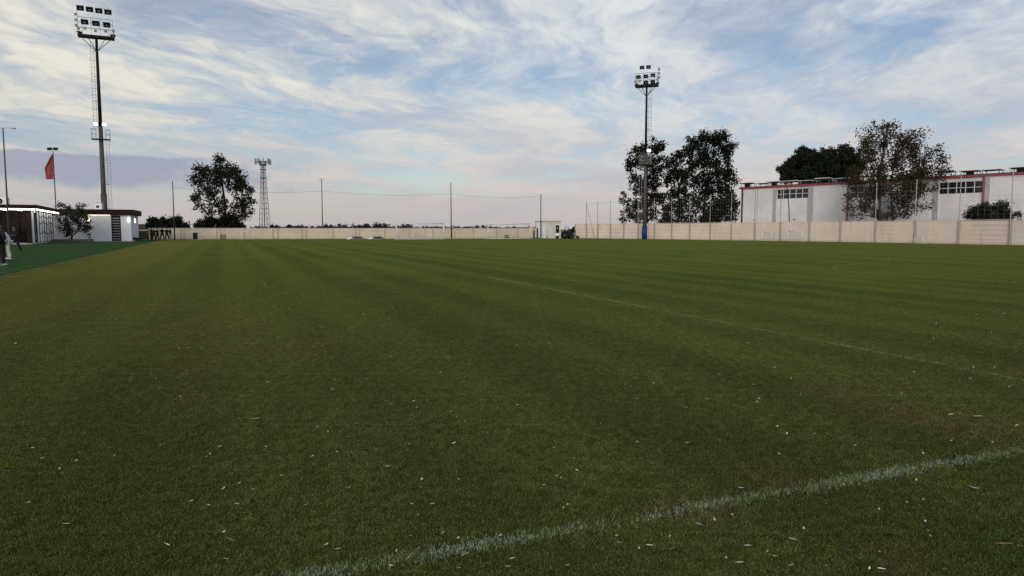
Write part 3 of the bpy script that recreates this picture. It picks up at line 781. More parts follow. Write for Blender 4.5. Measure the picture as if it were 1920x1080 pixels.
def white_building():
    C = ground(247, 452.5); ax = QX * -1; ay = PX; rz = math.atan2(QX.y, QX.x)   # local x = to the right, y = away
    t = thing('white_building', 'low white rendered building with dark flat roof and louvred door', 'building', C, rz)
    Wd, D, Ht = 13.5, 8.6, 4.08
    def bx(x0, x1, y0, y1, z0, z1): return MB().box(((x0+x1)/2, (y0+y1)/2, (z0+z1)/2), (x1-x0, y1-y0, z1-z0))
    # front wall pieces around the door opening
    def lx(u):                                                   # column -> local x on the front plane
        k = (u - 960) / F; return (k * C.y - C.x) / (QX.x - k * QX.y)
    d0, d1 = lx(211.6), lx(229.4)
    bx(-Wd, d0, 0, .25, 0, Ht - .7).build('wall', WHITE2, t); bx(d1, 0, 0, .25, 0, Ht - .7).build('wall', WHITE2, t)
    bx(d0, d1, 0, .25, 3.28, Ht - .7).build('wall', WHITE2, t)
    bx(-.25, 0, .25, D, 0, Ht - .7).build('wall', WHITE2, t); bx(-Wd, -.25, D - .25, D, 0, Ht - .7).build('wall', WHITE2, t)
    bx(-Wd, -Wd + .25, .25, D - .25, 0, Ht - .7).build('wall', WHITE2, t)
    bx(-Wd - .4, .42, -.45, D + .45, Ht - .697, Ht).build('roof', BROWN, t, bevel=.02)
    d = bx(d0 + .03, d1 - .03, .12, .18, .05, 3.25).build('door', BLACK, t)
    bx(d0, d0 + .07, .02, .11, .05, 3.26).build('door_frame', BLACK, t); bx(d1 - .07, d1, .02, .11, .05, 3.26).build('door_frame', BLACK, t)
    for k in range(9): bx(d0 + .12, d1 - .12, .06, .115, .28 + k*.33, .28 + k*.33 + .10).build('door_slat', STEEL, d)
    MB().box((d1 - .2, .03, 1.05), (.04, .05, .3)).build('door_handle', STEEL, d)
    # wall lamps: round bulkhead, two upright sconces
    x = lx(167.5)
    l = MB().tube([(x, 0, 2.78), (x, -.10, 2.78)], .26, 20).build('bulkhead_lamp', WARM, t); MB().tube([(x, -.10, 2.78), (x, -.13, 2.78)], .12, 14).build('lamp_guard', DSTEEL, l)
    x = -.22 ; MB().box((x, -.06, 2.78), (.13, .12, .50)).build('wall_sconce', LAMP, t)
    MB().box((.06, 4.2, 2.72), (.12, .13, .50)).build('wall_sconce', LAMP, t)
    # warm strip tucked under the eaves
    bx(lx(166), lx(210), -.10, -.06, Ht - .722, Ht - .70).build('eaves_light', WARM, t)
    bx(lx(236), lx(238), -.03, 0, 1.2, 1.7).build('meter_box', WHITE, t)
    bx(-Wd, .35, -1.4, -.005, .0, .05).build('step', CONC, t)
white_building()

def roof_box():
    Y = 95.; p = at(185.5, 393, Y); t = thing('electrical_cabinet', 'small white electrical cabinet on the white building roof beside the mast', 'cabinet', (p.x, p.y, 4.085))
    MB().box((0, 0, .48), (.98, .4, .95)).build('casing', WHITE2, t, bevel=.02)
    MB().box((-.05, -.205, .46), (.40, .02, .30)).build('vent', BLACK, t); MB().box((0, -.02, .97), (1.05, .46, .04)).build('lid', CONC, t)
roof_box()

def gate():
    p = on_floor(256.5, 103.); q = on_floor(277.5, 104.); d = q - p; t = thing('metal_gate', 'dark metal gate between the white building and the end wall', 'gate', (p + q) / 2, math.atan2(d.y, d.x))
    w = d.length; h = 2.30
    for s in (-1, 1): MB().box((s*w/2, 0, h/2), (.09, .09, h)).build('post', BLACK, t)
    for k in range(9):
        z = .1 + k*.243; MB().box((0, 0, z + .115), (w - .1, .03, .225 if k != 5 else .08)).build('board', BLACK if k != 5 else STEEL, t)
    MB().box((0, -.04, h - .04), (w - .1, .05, .06)).build('top_rail', BLACK, t); MB().box((w*.4, -.05, 1.05), (.05, .06, .2)).build('handle', STEEL, t)
gate()

def hut():
    a, b = on_floor(1022.5, 121.5), on_floor(1051.5, 121.5); d = b - a; w = d.length
    t = thing('block_hut', 'flat roofed pale block hut with dark window beside the tractor', 'hut', a)
    h = at(1030, 415.2, 121.5).z; dpt = 5.2; k = (on_floor(1007, 125.) - a)
    lx = lambda u: (on_floor(u, 121.5) - a).x
    wm = mat('hut_render', (.56, .53, .47), .9, .08, .7, bump=.2)
    pz0, pz1 = at(1045, 437.0, 121.5).z, at(1045, 422.0, 121.5).z
    def bx(x0, x1, y0, y1, z0, z1, n, m, p=t): return MB().box(((x0+x1)/2, (y0+y1)/2, (z0+z1)/2), (x1-x0, y1-y0, z1-z0)).build(n, m, p)
    o0, o1 = lx(1042), lx(1048.4)
    bx(0, o0, 0, .2, 0, h, 'wall', wm); bx(o1, w, 0, .2, 0, h, 'wall', wm); bx(o0, o1, 0, .2, pz1, h, 'wall', wm)
    bx(o0, o1, .02, .18, .45, pz0, 'wall', WHITE2); bx(o0, o1, .05, .2, 0, .445, 'wall', BLACK)
    bx(w - .2, w, .2, dpt, 0, h, 'wall', wm); bx(-1.35, w - .2, dpt, dpt + .2, 0, h, 'wall', wm)
    # angled left wall
    q = Vector((-1.45, 2.2, 0)); ang = math.atan2(q.y, q.x)
    MB().box((q.x/2 + .08, q.y/2 + .13, h/2), (q.length, .2, h - .006), ang).build('wall', WHITE2, t)
    MB().box((-1.42, (2.2 + dpt)/2, h/2), (.18, dpt - 2.1, h - .01)).build('wall', wm, t)
    MB().prism([(-.05, -.12), (w + .12, -.12), (w + .12, dpt + .3), (-1.6, dpt + .3), (-1.6, 2.1)], h + .003, h + .12).build('roof', CONC, t)
    wn = bx(o0 + .02, o1 - .02, .10, .14, pz0 + .01, pz1 - .01, 'window', BLACK)
    bx((o0+o1)/2 - .06, (o0+o1)/2 + .06, .085, .098, pz0 + .75, pz0 + .92, 'notice', WHITE, wn)
    bx(o0 - .08, o1 + .08, -.03, -.003, pz1, pz1 + .1, 'lintel', WHITE2); bx(o0 - .05, o0, -.02, -.003, pz0, pz1, 'window_frame', WHITE2)
    bx(lx(1025), lx(1026), -.2, -.02, .0, .5, 'tap_post', DSTEEL)
hut()

def gate_posts():
    for u, lab, hh in ((1001.2, 'short dark post by the hut corner at the wall end', 1.35), (1007.6, 'taller dark post touching the hut left corner', 1.75)):
        p = on_floor(u, 118.5); t = thing('gate_post', lab, 'post', p)
        MB().tube([(0, 0, 0), (0, 0, hh), (.01, 0, hh + .05)], [.13, .12, .05], 8).build('shaft', BROWN, t); MB().box((0, 0, .06), (.36, .36, .12)).build('foot', BROWN, t)
gate_posts()

def tractor():
    p = on_floor(1063.0, 117.); t = thing('tractor', 'dark compact tractor with roll bar parked beside the hut', 'tractor', p); t.scale = (.78, .78, .88)
    dk = mat('tractor_paint', (.007, .009, .008), .7, .3, 3)
    b = MB(); b.v += [Vector(k) for k in ((-.55, -.45, .5), (1.15, -.45, .5), (1.25, -.45, .9), (1.05, -.45, 1.3), (.1, -.45, 1.45), (-.55, -.45, 1.15), (-.55, .45, .5), (1.15, .45, .5), (1.25, .45, .9), (1.05, .45, 1.3), (.1, .45, 1.45), (-.55, .45, 1.15))]
    b.f += [(0, 1, 2, 3, 4, 5), (11, 10, 9, 8, 7, 6)] + [(k, k+6, (k+1) % 6 + 6, (k+1) % 6) for k in range(6)]
    b.build('body', dk, t, bevel=.05)
    def wheel(x, y, r, w):
        ty = MB().tube([(x, y - w/2, r), (x, y - w*.42, r), (x, y + w*.42, r), (x, y + w/2, r)], [r*.88, r, r, r*.88], 20).build('wheel', RUBBER, t, True)
        MB().tube([(x, y - w/2 - .01, r), (x, y + w/2 + .01, r)], r*.5, 14).build('rim', DSTEEL, ty)
    for y in (-.62, .62): wheel(-.45, y, .72, .36); wheel(1.0, y, .45, .26)
    MB().tube([(-.4, -.5, 1.0), (-.4, -.5, 2.15), (-.4, -.42, 2.24), (-.4, .42, 2.24), (-.4, .5, 2.15), (-.4, .5, 1.0)], .045, 8).tube([(.25, -.42, 1.2), (.25, -.42, 2.2), (.25, .42, 2.2), (.25, .42, 1.2)], .035, 8).tube([(-.4, -.45, 2.2), (.25, -.42, 2.2)], .03, 6).tube([(-.4, .45, 2.2), (.25, .42, 2.2)], .03, 6).build('roll_bar', DSTEEL, t)
    MB().box((-.2, 0, 1.22), (.5, .5, .14)).box((-.46, 0, 1.5), (.12, .5, .5)).build('seat', BLACK, t, bevel=.03)
    MB().tube([(.28, 0, 1.3), (.1, 0, 1.62)], .025, 6).tube([(.1 + .02*math.cos(k*math.pi/6), .19*math.sin(k*math.pi/6), 1.62 + .19*math.cos(k*math.pi/6)*.5) for k in range(13)], .018, 5, False).build('steering_wheel', BLACK, t)
    MB().box((-1.0, 0, .45), (.6, 1.3, .14)).box((-1.15, 0, 1.45), (1.0, .1, .06)).build('rear_linkage', DSTEEL, t)
    for s in (-1, 1): MB().box((1.27, s*.28, .95), (.04, .16, .12)).build('headlight', LENS, t)
    # trailed spike roller behind
    q = on_floor(1074.5, 118.); r = thing('trailed_roller', 'low dark trailed roller with upright lever beside the tractor', 'roller', q)
    MB().tube([(-.6, -.6, .32), (-.6, .6, .32)], .32, 18).build('drum', RUBBER, r, True)
    MB().box((0, 0, .42), (1.9, .9, .08)).box((.75, 0, .24), (.5, .8, .3), 0, 0, .25).build('frame', BLACK, r)
    MB().tube([(.35, 0, .45), (.38, 0, 1.5)], .05, 6).build('lever', BROWN, r); MB().tube([(-.9, 0, .42), (-1.2, 0, .5)], .05, 6).build('drawbar', DSTEEL, r)
tractor()

def tarp_heap(u0, u1, label, Y):
    a, b = on_floor(u0, Y), on_floor(u1, Y); w = (b - a).length; t = thing('training_gear', label, 'training gear', (a + b)/2, 0, 'flat heaps of gear before the end wall')
    hm = MB(); nx, ny = 18, 8
    for j in range(ny + 1):
        for i in range(nx + 1):
            x, y = (i/nx - .5) * w, (j/ny - .5) * 1.1; e = (1 - (2*x/w)**4) * (1 - (2*y/1.1)**4)
            hm.v.append(Vector((x, y, max(0, .40 * e * (.55 + .45*math.sin(i*1.3 + j + u0)) ))))
    for j in range(ny):
        for i in range(nx):
            k = j*(nx+1) + i; hm.f.append((k, k+1, k+nx+2, k+nx+1))
    hm.build('cover', WHITE, t, True)
    for k in range(4):
        x = (-.1 + .17*k) * w; MB().tube([(x, -.62, .06), (x + .45, -.5, .30), (x + .9, -.6, .12)], .06, 8).build('pole_figure', BLACK, t, True)
        MB().tube([(x + .3, -.58, .35), (x + .3, -.5, .52)], [.10, .06], 8).build('base_disc', BLACK, t, True)
tarp_heap(649, 675, 'white covered heap of folded training gear farther from the big goal', 112.)
tarp_heap(689, 713, 'white covered heap of folded training gear next to the big goal', 112.)

def bin_(u, Y, w, h, name, label, cat, m):
    p = on_floor(u, Y); t = thing(name, label, cat, p)
    b = MB(); b.prism([(-w/2, -.28), (w/2, -.28), (w/2, .28), (-w/2, .28)], .06, h)
    b.build('body', m, t, bevel=.03); return t, w, h
t, w, h = bin_(365.7, 105.8, .50, .95, 'wheelie_bin', 'black bin with white base inside the small goal', 'bin', BLACK)
MB().box((0, 0, h + .04), (w + .06, .62, .07)).build('lid', BLACK, t, bevel=.02); MB().box((0, 0, .03), (w + .3, .6, .06)).build('base', CONC, t)
def panel_box(u, Y, w, h, label):
    p = on_floor(u, Y); t = thing('rebound_board', label, 'board', p, 0, 'grey boards standing before the end wall')
    MB().box((0, 0, h/2 + .03), (w - .1, .05, h - .08)).build('board', mat('grey_board', (.20, .17, .13), .8, .2, 3), t)
    for s in (-1, 1): MB().box((s*(w/2 - .025), 0, h/2), (.05, .09, h)).build('upright', DSTEEL, t); MB().box((s*(w/2 - .06), .25, .03), (.05, .55, .05)).build('foot', DSTEEL, t)
    for z in (.06, h - .03): MB().box((0, 0, z), (w - .1, .09, .05)).build('rail', DSTEEL, t)
panel_box(418, 109., .82, .76, 'square grey rebound board before the wall between the two small goals')
panel_box(950, 119., .72, .62, 'square grey rebound board behind the goal nearest the hut')

# ------------------------------------------------------------------ warehouse on the right
def warehouse():
    A = on_floor(1387, 116.); B0 = on_floor(1914, 84.5); d = (B0 - A).normalized(); B = A + d * 78
    rz = math.atan2(d.y, d.x); t = thing('warehouse', 'long white warehouse with red eaves line and high banded windows behind the wall', 'building', A, rz)
    Ht = 8.05
    def lx(u):
        k = (u - 960) / F; return (k * A.y - A.x) / (d.x - k * d.y)
    def bx(x0, x1, y0, y1, z0, z1, n, m, p=None, bev=0): return MB().box(((x0+x1)/2, (y0+y1)/2, (z0+z1)/2), (x1-x0, y1-y0, z1-z0)).build(n, m, p or t, bevel=bev)
    D = 26.
    wins = [(1452.5, 1512, 353.5, 372.8), (1590, 1652, 349, 371), (1754, 1836, 340, 363.5)]
    # facade: y=0 outer face, recessed window bays
    xs = 0.; cuts = []
    for u0, u1, v0, v1 in wins:
        a, b = lx(u0), lx(u1); P = A + d * ((a + b)/2); uc = (u0 + u1)/2
        z1, z0 = at(uc, (v0 + v0)/2, P.y).z, at(uc, v1, P.y).z; cuts.append((a, b, min(z0, z1), max(z0, z1)))
    c2 = cuts[2]; w2 = c2[1] - c2[0]
    for k in (1, 2): cuts.append((c2[0] + 13.2*k, c2[1] + 13.2*k, c2[2], c2[3]))
    end = 62.
    for a, b, z0, z1 in cuts:
        bx(xs, a, 0, .3, 0, Ht, 'wall', SHED); bx(a, b, .10, .3, 0, z0, 'wall', SHED); bx(a, b, .10, .3, z1, Ht, 'wall', SHED)
        f = bx(a, b, .22, .30, z0, z1, 'window', GLASSD); n = 5
        for k in range(n):
            for r in range(2):
                pw, ph = (b - a)/n, (z1 - z0)/2
                bx(a + k*pw + .06, a + (k+1)*pw - .06, .195, .218, z0 + r*ph + .06, z0 + (r+1)*ph - .06, 'pane', GLASSD, f)
        for k in range(n + 1):
            x = a + k*(b - a)/n; bx(x - .035, x + .035, .15, .216, z0, z1, 'mullion', WHITE, f)
        for z in (z0 + .04, (z0+z1)/2, z1 - .04): bx(a, b, .15, .212, z - .03, z + .03, 'transom', WHITE, f)
        bx(a - .55, a, -.14, -.003, 0, Ht - .05, 'pilaster', mat('grey_pilaster', (.40, .40, .43), .8, .1, 1), bev=.01)
        bx(b, b + .75, -.14, -.003, 0, Ht - .05, 'pilaster', MATS['grey_pilaster'], bev=.01)
        xs = b
    bx(xs, end, 0, .3, 0, Ht, 'wall', SHED); bx(0, .3, .3, D, 0, Ht, 'wall', SHED)
    bx(end - .3, end, .3, D, 0, Ht, 'wall', SHED); bx(.3, end - .3, D - .3, D, 0, Ht, 'wall', SHED)
    bx(-.2, end + .1, -.30, D, Ht + .003, Ht + .20, 'roof', REDM)
    bx(-.1, end, -.15, D - .1, Ht + .203, Ht + .30, 'roof_deck', DSTEEL)
    for u in (1389.5, 1586, 1838.5):
        x = lx(u); MB().tube([(x, -.12, 0), (x, -.12, Ht)], .11, 8).build('downpipe', REDM if u != 1389.5 else BROWN, t, True)
        for z in (1.5, 3.5, 5.5, 7.2): MB().box((x, -.1, z), (.30, .12, .06)).build('pipe_clip', DSTEEL, t)
    x = lx(1417); bx(x - .03, x + .03, -.02, -.003, 0, Ht, 'cladding_joint', STEEL)
    for u in (1412, 1487): x = lx(u); bx(x - .22, x + .22, -.03, -.004, 3.0, 3.15, 'name_plate', STEEL)
    # solar racks standing on the roof edge, each one a thing of its own
    leg = MB()
    for xx in (-.9, .9):
        leg.tube([(xx, -.4, 0), (xx, -.4, .32)], .05, 5); leg.tube([(xx, .6, 0), (xx, .6, .62)], .05, 5)
    legm = leg.mesh('rack', STEEL); pnl = MB().box((0, .1, .50), (2.25, 1.5, .07), 0, R(-5)).mesh('panel', mat('panel_back', (.78, .78, .78), .7, .08, 2, spec=.1))
    cel = MB().box((0, .1, .542), (2.15, 1.4, .012), 0, R(-5)).mesh('solar_cells', GLASSD)
    bxm = MB().box((0, -.05, .18), (.8, .35, .34)).mesh('ballast', BLACK)
    M = Matrix.Translation(A) @ Matrix.Rotation(rz, 4, 'Z')
    k = 0; x = .9
    while x < 46:
        p = M @ Vector((x, .55 + .35*math.sin(k*2.3), Ht + .301))
        s = thing('solar_panel', 'white framed solar panel on low rack along the warehouse roof edge', 'solar panel', p, rz + random.uniform(-.06, .06), 'solar panels on the warehouse roof edge')
        put('rack', legm, s); q = put('panel', pnl, s); put('solar_cells', cel, q)
        if k % 2 == 0: put('ballast', bxm, s)
        s.scale = (1, 1, random.uniform(.8, 1.25)); k += 1; x += 2.45 + random.uniform(0, .35)
    return A, d
WA, WD = warehouse()
WN = Vector((WD.y, -WD.x, 0)); WN = WN if WN.y < 0 else -WN        # towards the camera

# thin bent rod by the wall (seen against the first warehouse window)
p = on_floor(1480, 96.0); t = thing('sapling', 'thin bare leaning sapling in front of the first warehouse window', 'tree', p)
pts = [p * 0 for _ in range(0)]
stem = [at(u, v, 96.0) - p for u, v in ((1480.5, 440), (1480, 415), (1479, 385), (1476.5, 360), (1473, 335), (1467, 318), (1457, 309.5))]
stem[0].z = 0
MB().tube(stem, [.07, .065, .06, .05, .04, .03, .015], 6).build('trunk', BARK, t, True)

# ================================================================== TREES
def leaf_cloud(centres, n_each, spread, size, m, name, parent, keep=None, droop=.0):
    c = np.repeat(np.asarray(centres, float), n_each, axis=0); n = len(c)
    off = np.random.randn(n, 3) * spread * .55
    p = c + off; p[:, 2] -= np.abs(np.random.randn(n)) * droop
    if keep is not None: k = keep(p); p = p[k]; n = len(p)
    L = size * (.6 + .8*np.random.rand(n)); Wd = L * (.42 + .25*np.random.rand(n))
    d1 = np.random.randn(n, 3); d1[:, 2] -= .3; d1 /= np.linalg.norm(d1, axis=1)[:, None]
    r = np.random.randn(n, 3); d2 = np.cross(d1, r); d2 /= np.linalg.norm(d2, axis=1)[:, None] + 1e-9
    v = np.stack([p - d1*L[:, None]/2, p + d2*Wd[:, None]/2, p + d1*L[:, None]/2, p - d2*Wd[:, None]/2], axis=1).reshape(-1, 3)
    me = raw_mesh(name, v, 4, np.arange(n*4), m); o = bpy.data.objects.new(name, me); COL.objects.link(o); o.parent = parent; return o

def limb(mb, a, b, r0, r1, wob=.12, n=5):
    L = (b - a).length; pts = [a]
    for k in range(1, n):
        s = k / n; pts.append(a.lerp(b, s) + Vector((random.uniform(-1, 1), random.uniform(-1, 1), random.uniform(-.5, .5))) * wob * L * .25 + Vector((0, 0, .06 * L * math.sin(s * math.pi))))
    pts.append(b); mb.tube(pts, [r0 + (r1 - r0) * k / n for k in range(n + 1)], 6); return pts

def tree(name, label, uv_base, Y, blobs, m, per_m2, n_leaf, size, trunks, bark=BARK, clump=.5, depth=1.0, group=None, keep=None, base_z=0., solid=0., droop=0., tr=.25):
    """blobs: (u, v, r) pixel spheres of foliage at distance Y; each gets depth by its own radius"""
    base = on_floor(uv_base, Y); base.z = base_z; t = thing(name, label, 'bush' if not trunks else 'tree', base, 0, group)
    cen = []; sph = []
    allx = [b[0] for b in blobs]; ux, wx = (max(allx) + min(allx))/2, (max(allx) - min(allx))/2 + 1
    for (u, v, r) in blobs:
        rm = r / F * Y; half = math.sqrt(max(.1, 1 - ((u - ux)/wx/1.15)**2)) * wx / F * Y * .62 * depth
        k = 2 if half > rm * 1.5 else 1
        for j in range(k):
            yo = random.uniform(-half, half) if k > 1 else random.uniform(-.3, .3) * rm
            c = at(u, v, Y) - base + Vector((0, yo, 0)); sph.append((c, rm))
    for c, rm in sph:
        for _ in range(max(2, int(per_m2 * rm * rm))):
            while True:
                q = Vector((random.uniform(-1, 1), random.uniform(-1, 1), random.uniform(-1, 1)))
                if solid <= q.length <= 1: break
            cc = c + q * rm
            if cc.z > .15: cen.append(tuple(cc))
    kp = None
    if keep: kp = lambda p: keep(p + np.array(base))
    leaf_cloud(cen, n_leaf, clump, size, m, 'crown', t, kp, droop)
    if trunks:
        wood = MB(); nodes = []
        for (pts_uv, r0) in trunks:
            pts = [at(u, v, Y) - base for u, v in pts_uv]; pts[0].z = -.1
            pts = [p + Vector((0, random.uniform(-.25, .25), 0)) if 0 < i else p for i, p in enumerate(pts)]
            wood.tube(pts, [max(.04, r0 * (1 - .72 * i / (len(pts) - 1))) for i in range(len(pts))], 9)
            nodes += [(p, r0 * (1 - .72 * i / (len(pts) - 1))) for i, p in enumerate(pts) if i > 0]
        wood.build('trunk', bark, t, True)
        lm = MB()
        for c, rm in sph:
            p, r = min(nodes, key=lambda k: (k[0] - c).length + (2.5 if k[0].z > c.z + .3 else 0))
            e = limb(lm, p, c, max(.03, r * .55), .025)
            for _ in range(3):
                q = Vector((random.gauss(0, 1), random.gauss(0, 1), random.gauss(.3, 1))).normalized() * rm * .85
                limb(lm, c, c + q, .028, .012, .2, 3)
        lm.build('limb', bark, t, True)
    return t
def px4(l): return [(330 + x/5.4, 280 + y/5.4, r/5.4) for x, y, r in l]
def px6(l): return [(1080 + x/2.918, 110 + y/2.918, r/2.918) for x, y, r in l]
def px7(l): return [(1370 + x/3.491, 220 + y/3.491, r/3.491) for x, y, r in l]
def px1(l): return [(x/5.647, 360 + y/5.647, r/5.647) for x, y, r in l]
def p2(l, f): return [(a, b) for a, b, _ in f([(x, y, 0) for x, y in l])]

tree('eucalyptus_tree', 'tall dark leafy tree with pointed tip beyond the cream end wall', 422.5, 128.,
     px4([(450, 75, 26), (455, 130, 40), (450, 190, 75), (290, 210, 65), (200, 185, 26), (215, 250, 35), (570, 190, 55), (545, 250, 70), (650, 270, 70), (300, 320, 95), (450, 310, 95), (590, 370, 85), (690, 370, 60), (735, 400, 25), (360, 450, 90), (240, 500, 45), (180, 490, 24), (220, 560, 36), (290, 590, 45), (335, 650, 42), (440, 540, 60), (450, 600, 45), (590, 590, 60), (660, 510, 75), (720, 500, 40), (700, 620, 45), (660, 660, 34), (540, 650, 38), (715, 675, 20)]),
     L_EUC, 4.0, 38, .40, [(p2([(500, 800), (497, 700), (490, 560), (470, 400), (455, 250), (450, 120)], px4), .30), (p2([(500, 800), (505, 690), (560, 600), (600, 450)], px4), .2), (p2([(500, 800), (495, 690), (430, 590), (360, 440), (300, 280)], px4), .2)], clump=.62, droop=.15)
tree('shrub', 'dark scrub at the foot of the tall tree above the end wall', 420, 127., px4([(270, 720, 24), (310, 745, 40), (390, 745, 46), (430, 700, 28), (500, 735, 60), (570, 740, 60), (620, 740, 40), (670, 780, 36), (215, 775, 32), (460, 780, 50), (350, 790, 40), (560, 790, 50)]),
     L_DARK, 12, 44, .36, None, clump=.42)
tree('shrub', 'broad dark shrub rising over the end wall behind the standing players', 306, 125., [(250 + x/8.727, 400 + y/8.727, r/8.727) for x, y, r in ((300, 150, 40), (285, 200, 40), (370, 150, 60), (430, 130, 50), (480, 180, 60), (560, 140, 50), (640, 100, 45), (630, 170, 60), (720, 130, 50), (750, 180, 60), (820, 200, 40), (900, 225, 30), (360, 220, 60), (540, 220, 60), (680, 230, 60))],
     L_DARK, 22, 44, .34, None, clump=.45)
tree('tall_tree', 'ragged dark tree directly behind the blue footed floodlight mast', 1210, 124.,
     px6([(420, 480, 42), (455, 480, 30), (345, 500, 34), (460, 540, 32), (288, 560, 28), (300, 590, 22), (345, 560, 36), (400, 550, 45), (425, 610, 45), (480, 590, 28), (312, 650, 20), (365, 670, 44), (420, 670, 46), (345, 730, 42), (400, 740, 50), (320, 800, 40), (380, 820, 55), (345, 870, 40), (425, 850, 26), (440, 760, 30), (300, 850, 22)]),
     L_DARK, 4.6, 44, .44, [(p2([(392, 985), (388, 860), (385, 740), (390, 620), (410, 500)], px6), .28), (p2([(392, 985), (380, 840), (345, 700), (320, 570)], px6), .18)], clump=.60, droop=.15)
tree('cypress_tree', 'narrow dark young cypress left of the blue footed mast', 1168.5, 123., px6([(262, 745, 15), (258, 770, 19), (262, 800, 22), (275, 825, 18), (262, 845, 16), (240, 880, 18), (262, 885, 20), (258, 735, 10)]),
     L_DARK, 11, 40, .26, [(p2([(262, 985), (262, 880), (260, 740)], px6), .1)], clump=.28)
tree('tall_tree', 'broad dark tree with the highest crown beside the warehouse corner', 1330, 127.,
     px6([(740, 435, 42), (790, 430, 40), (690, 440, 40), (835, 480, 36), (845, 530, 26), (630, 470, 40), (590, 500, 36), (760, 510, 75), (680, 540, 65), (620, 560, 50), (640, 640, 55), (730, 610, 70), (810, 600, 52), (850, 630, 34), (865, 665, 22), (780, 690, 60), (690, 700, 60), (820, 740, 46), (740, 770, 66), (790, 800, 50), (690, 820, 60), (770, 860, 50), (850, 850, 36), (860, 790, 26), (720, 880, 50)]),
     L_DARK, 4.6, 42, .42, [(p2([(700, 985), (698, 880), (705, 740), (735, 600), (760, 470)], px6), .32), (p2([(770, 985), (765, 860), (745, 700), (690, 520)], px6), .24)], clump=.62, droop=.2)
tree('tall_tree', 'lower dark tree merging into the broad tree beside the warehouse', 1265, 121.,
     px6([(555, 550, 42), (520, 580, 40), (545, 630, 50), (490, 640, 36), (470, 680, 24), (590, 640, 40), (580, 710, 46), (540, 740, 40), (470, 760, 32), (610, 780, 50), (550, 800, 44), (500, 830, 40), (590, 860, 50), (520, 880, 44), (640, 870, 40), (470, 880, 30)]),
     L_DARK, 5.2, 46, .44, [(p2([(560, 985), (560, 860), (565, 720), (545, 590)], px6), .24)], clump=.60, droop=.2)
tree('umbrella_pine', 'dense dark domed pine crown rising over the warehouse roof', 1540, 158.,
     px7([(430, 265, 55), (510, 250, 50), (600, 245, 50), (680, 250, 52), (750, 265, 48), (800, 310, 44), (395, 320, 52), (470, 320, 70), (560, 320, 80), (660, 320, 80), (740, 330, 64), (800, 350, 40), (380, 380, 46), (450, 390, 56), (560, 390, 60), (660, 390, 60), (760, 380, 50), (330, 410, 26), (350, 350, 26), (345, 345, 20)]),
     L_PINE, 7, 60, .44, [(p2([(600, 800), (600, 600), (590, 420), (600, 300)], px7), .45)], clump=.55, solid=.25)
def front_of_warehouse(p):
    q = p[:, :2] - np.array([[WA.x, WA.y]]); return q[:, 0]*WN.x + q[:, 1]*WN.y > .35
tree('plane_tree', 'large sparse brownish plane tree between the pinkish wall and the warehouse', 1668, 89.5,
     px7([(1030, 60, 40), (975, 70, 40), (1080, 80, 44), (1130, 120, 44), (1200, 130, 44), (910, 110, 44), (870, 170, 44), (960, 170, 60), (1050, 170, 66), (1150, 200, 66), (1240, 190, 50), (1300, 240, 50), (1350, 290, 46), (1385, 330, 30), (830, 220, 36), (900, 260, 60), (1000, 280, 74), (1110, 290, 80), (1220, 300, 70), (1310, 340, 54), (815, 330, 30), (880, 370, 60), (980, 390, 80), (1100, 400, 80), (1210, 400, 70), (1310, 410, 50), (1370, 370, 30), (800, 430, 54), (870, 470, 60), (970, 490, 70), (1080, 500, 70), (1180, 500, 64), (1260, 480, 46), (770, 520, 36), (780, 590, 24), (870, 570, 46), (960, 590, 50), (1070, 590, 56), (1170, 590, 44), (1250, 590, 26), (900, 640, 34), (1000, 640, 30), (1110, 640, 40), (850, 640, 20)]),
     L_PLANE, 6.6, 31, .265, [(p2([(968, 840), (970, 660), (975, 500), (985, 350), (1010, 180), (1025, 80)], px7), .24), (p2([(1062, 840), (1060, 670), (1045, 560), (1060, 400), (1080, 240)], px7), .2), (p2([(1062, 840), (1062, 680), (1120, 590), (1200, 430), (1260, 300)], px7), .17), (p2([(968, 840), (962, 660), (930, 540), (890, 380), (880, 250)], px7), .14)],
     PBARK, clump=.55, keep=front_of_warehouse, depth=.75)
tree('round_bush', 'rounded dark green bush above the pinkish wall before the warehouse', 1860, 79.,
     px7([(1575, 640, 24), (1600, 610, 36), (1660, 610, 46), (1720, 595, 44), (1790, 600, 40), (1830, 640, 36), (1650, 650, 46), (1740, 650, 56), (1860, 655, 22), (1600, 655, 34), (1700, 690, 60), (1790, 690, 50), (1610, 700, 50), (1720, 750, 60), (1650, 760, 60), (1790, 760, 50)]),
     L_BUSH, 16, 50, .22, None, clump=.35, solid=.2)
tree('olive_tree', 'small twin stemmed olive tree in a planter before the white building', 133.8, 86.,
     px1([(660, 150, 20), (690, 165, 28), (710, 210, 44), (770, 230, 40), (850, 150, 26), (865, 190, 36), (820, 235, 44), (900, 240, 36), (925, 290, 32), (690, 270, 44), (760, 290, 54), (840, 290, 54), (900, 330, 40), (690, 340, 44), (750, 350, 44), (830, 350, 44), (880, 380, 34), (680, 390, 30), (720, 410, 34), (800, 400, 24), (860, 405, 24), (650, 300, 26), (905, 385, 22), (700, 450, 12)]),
     L_OLIVE, 9, 34, .20, [(p2([(757, 503), (757, 465), (725, 425), (695, 360), (690, 230)], px1), .13), (p2([(757, 503), (760, 465), (800, 425), (840, 360), (860, 220)], px1), .11)], clump=.32, base_z=.30)
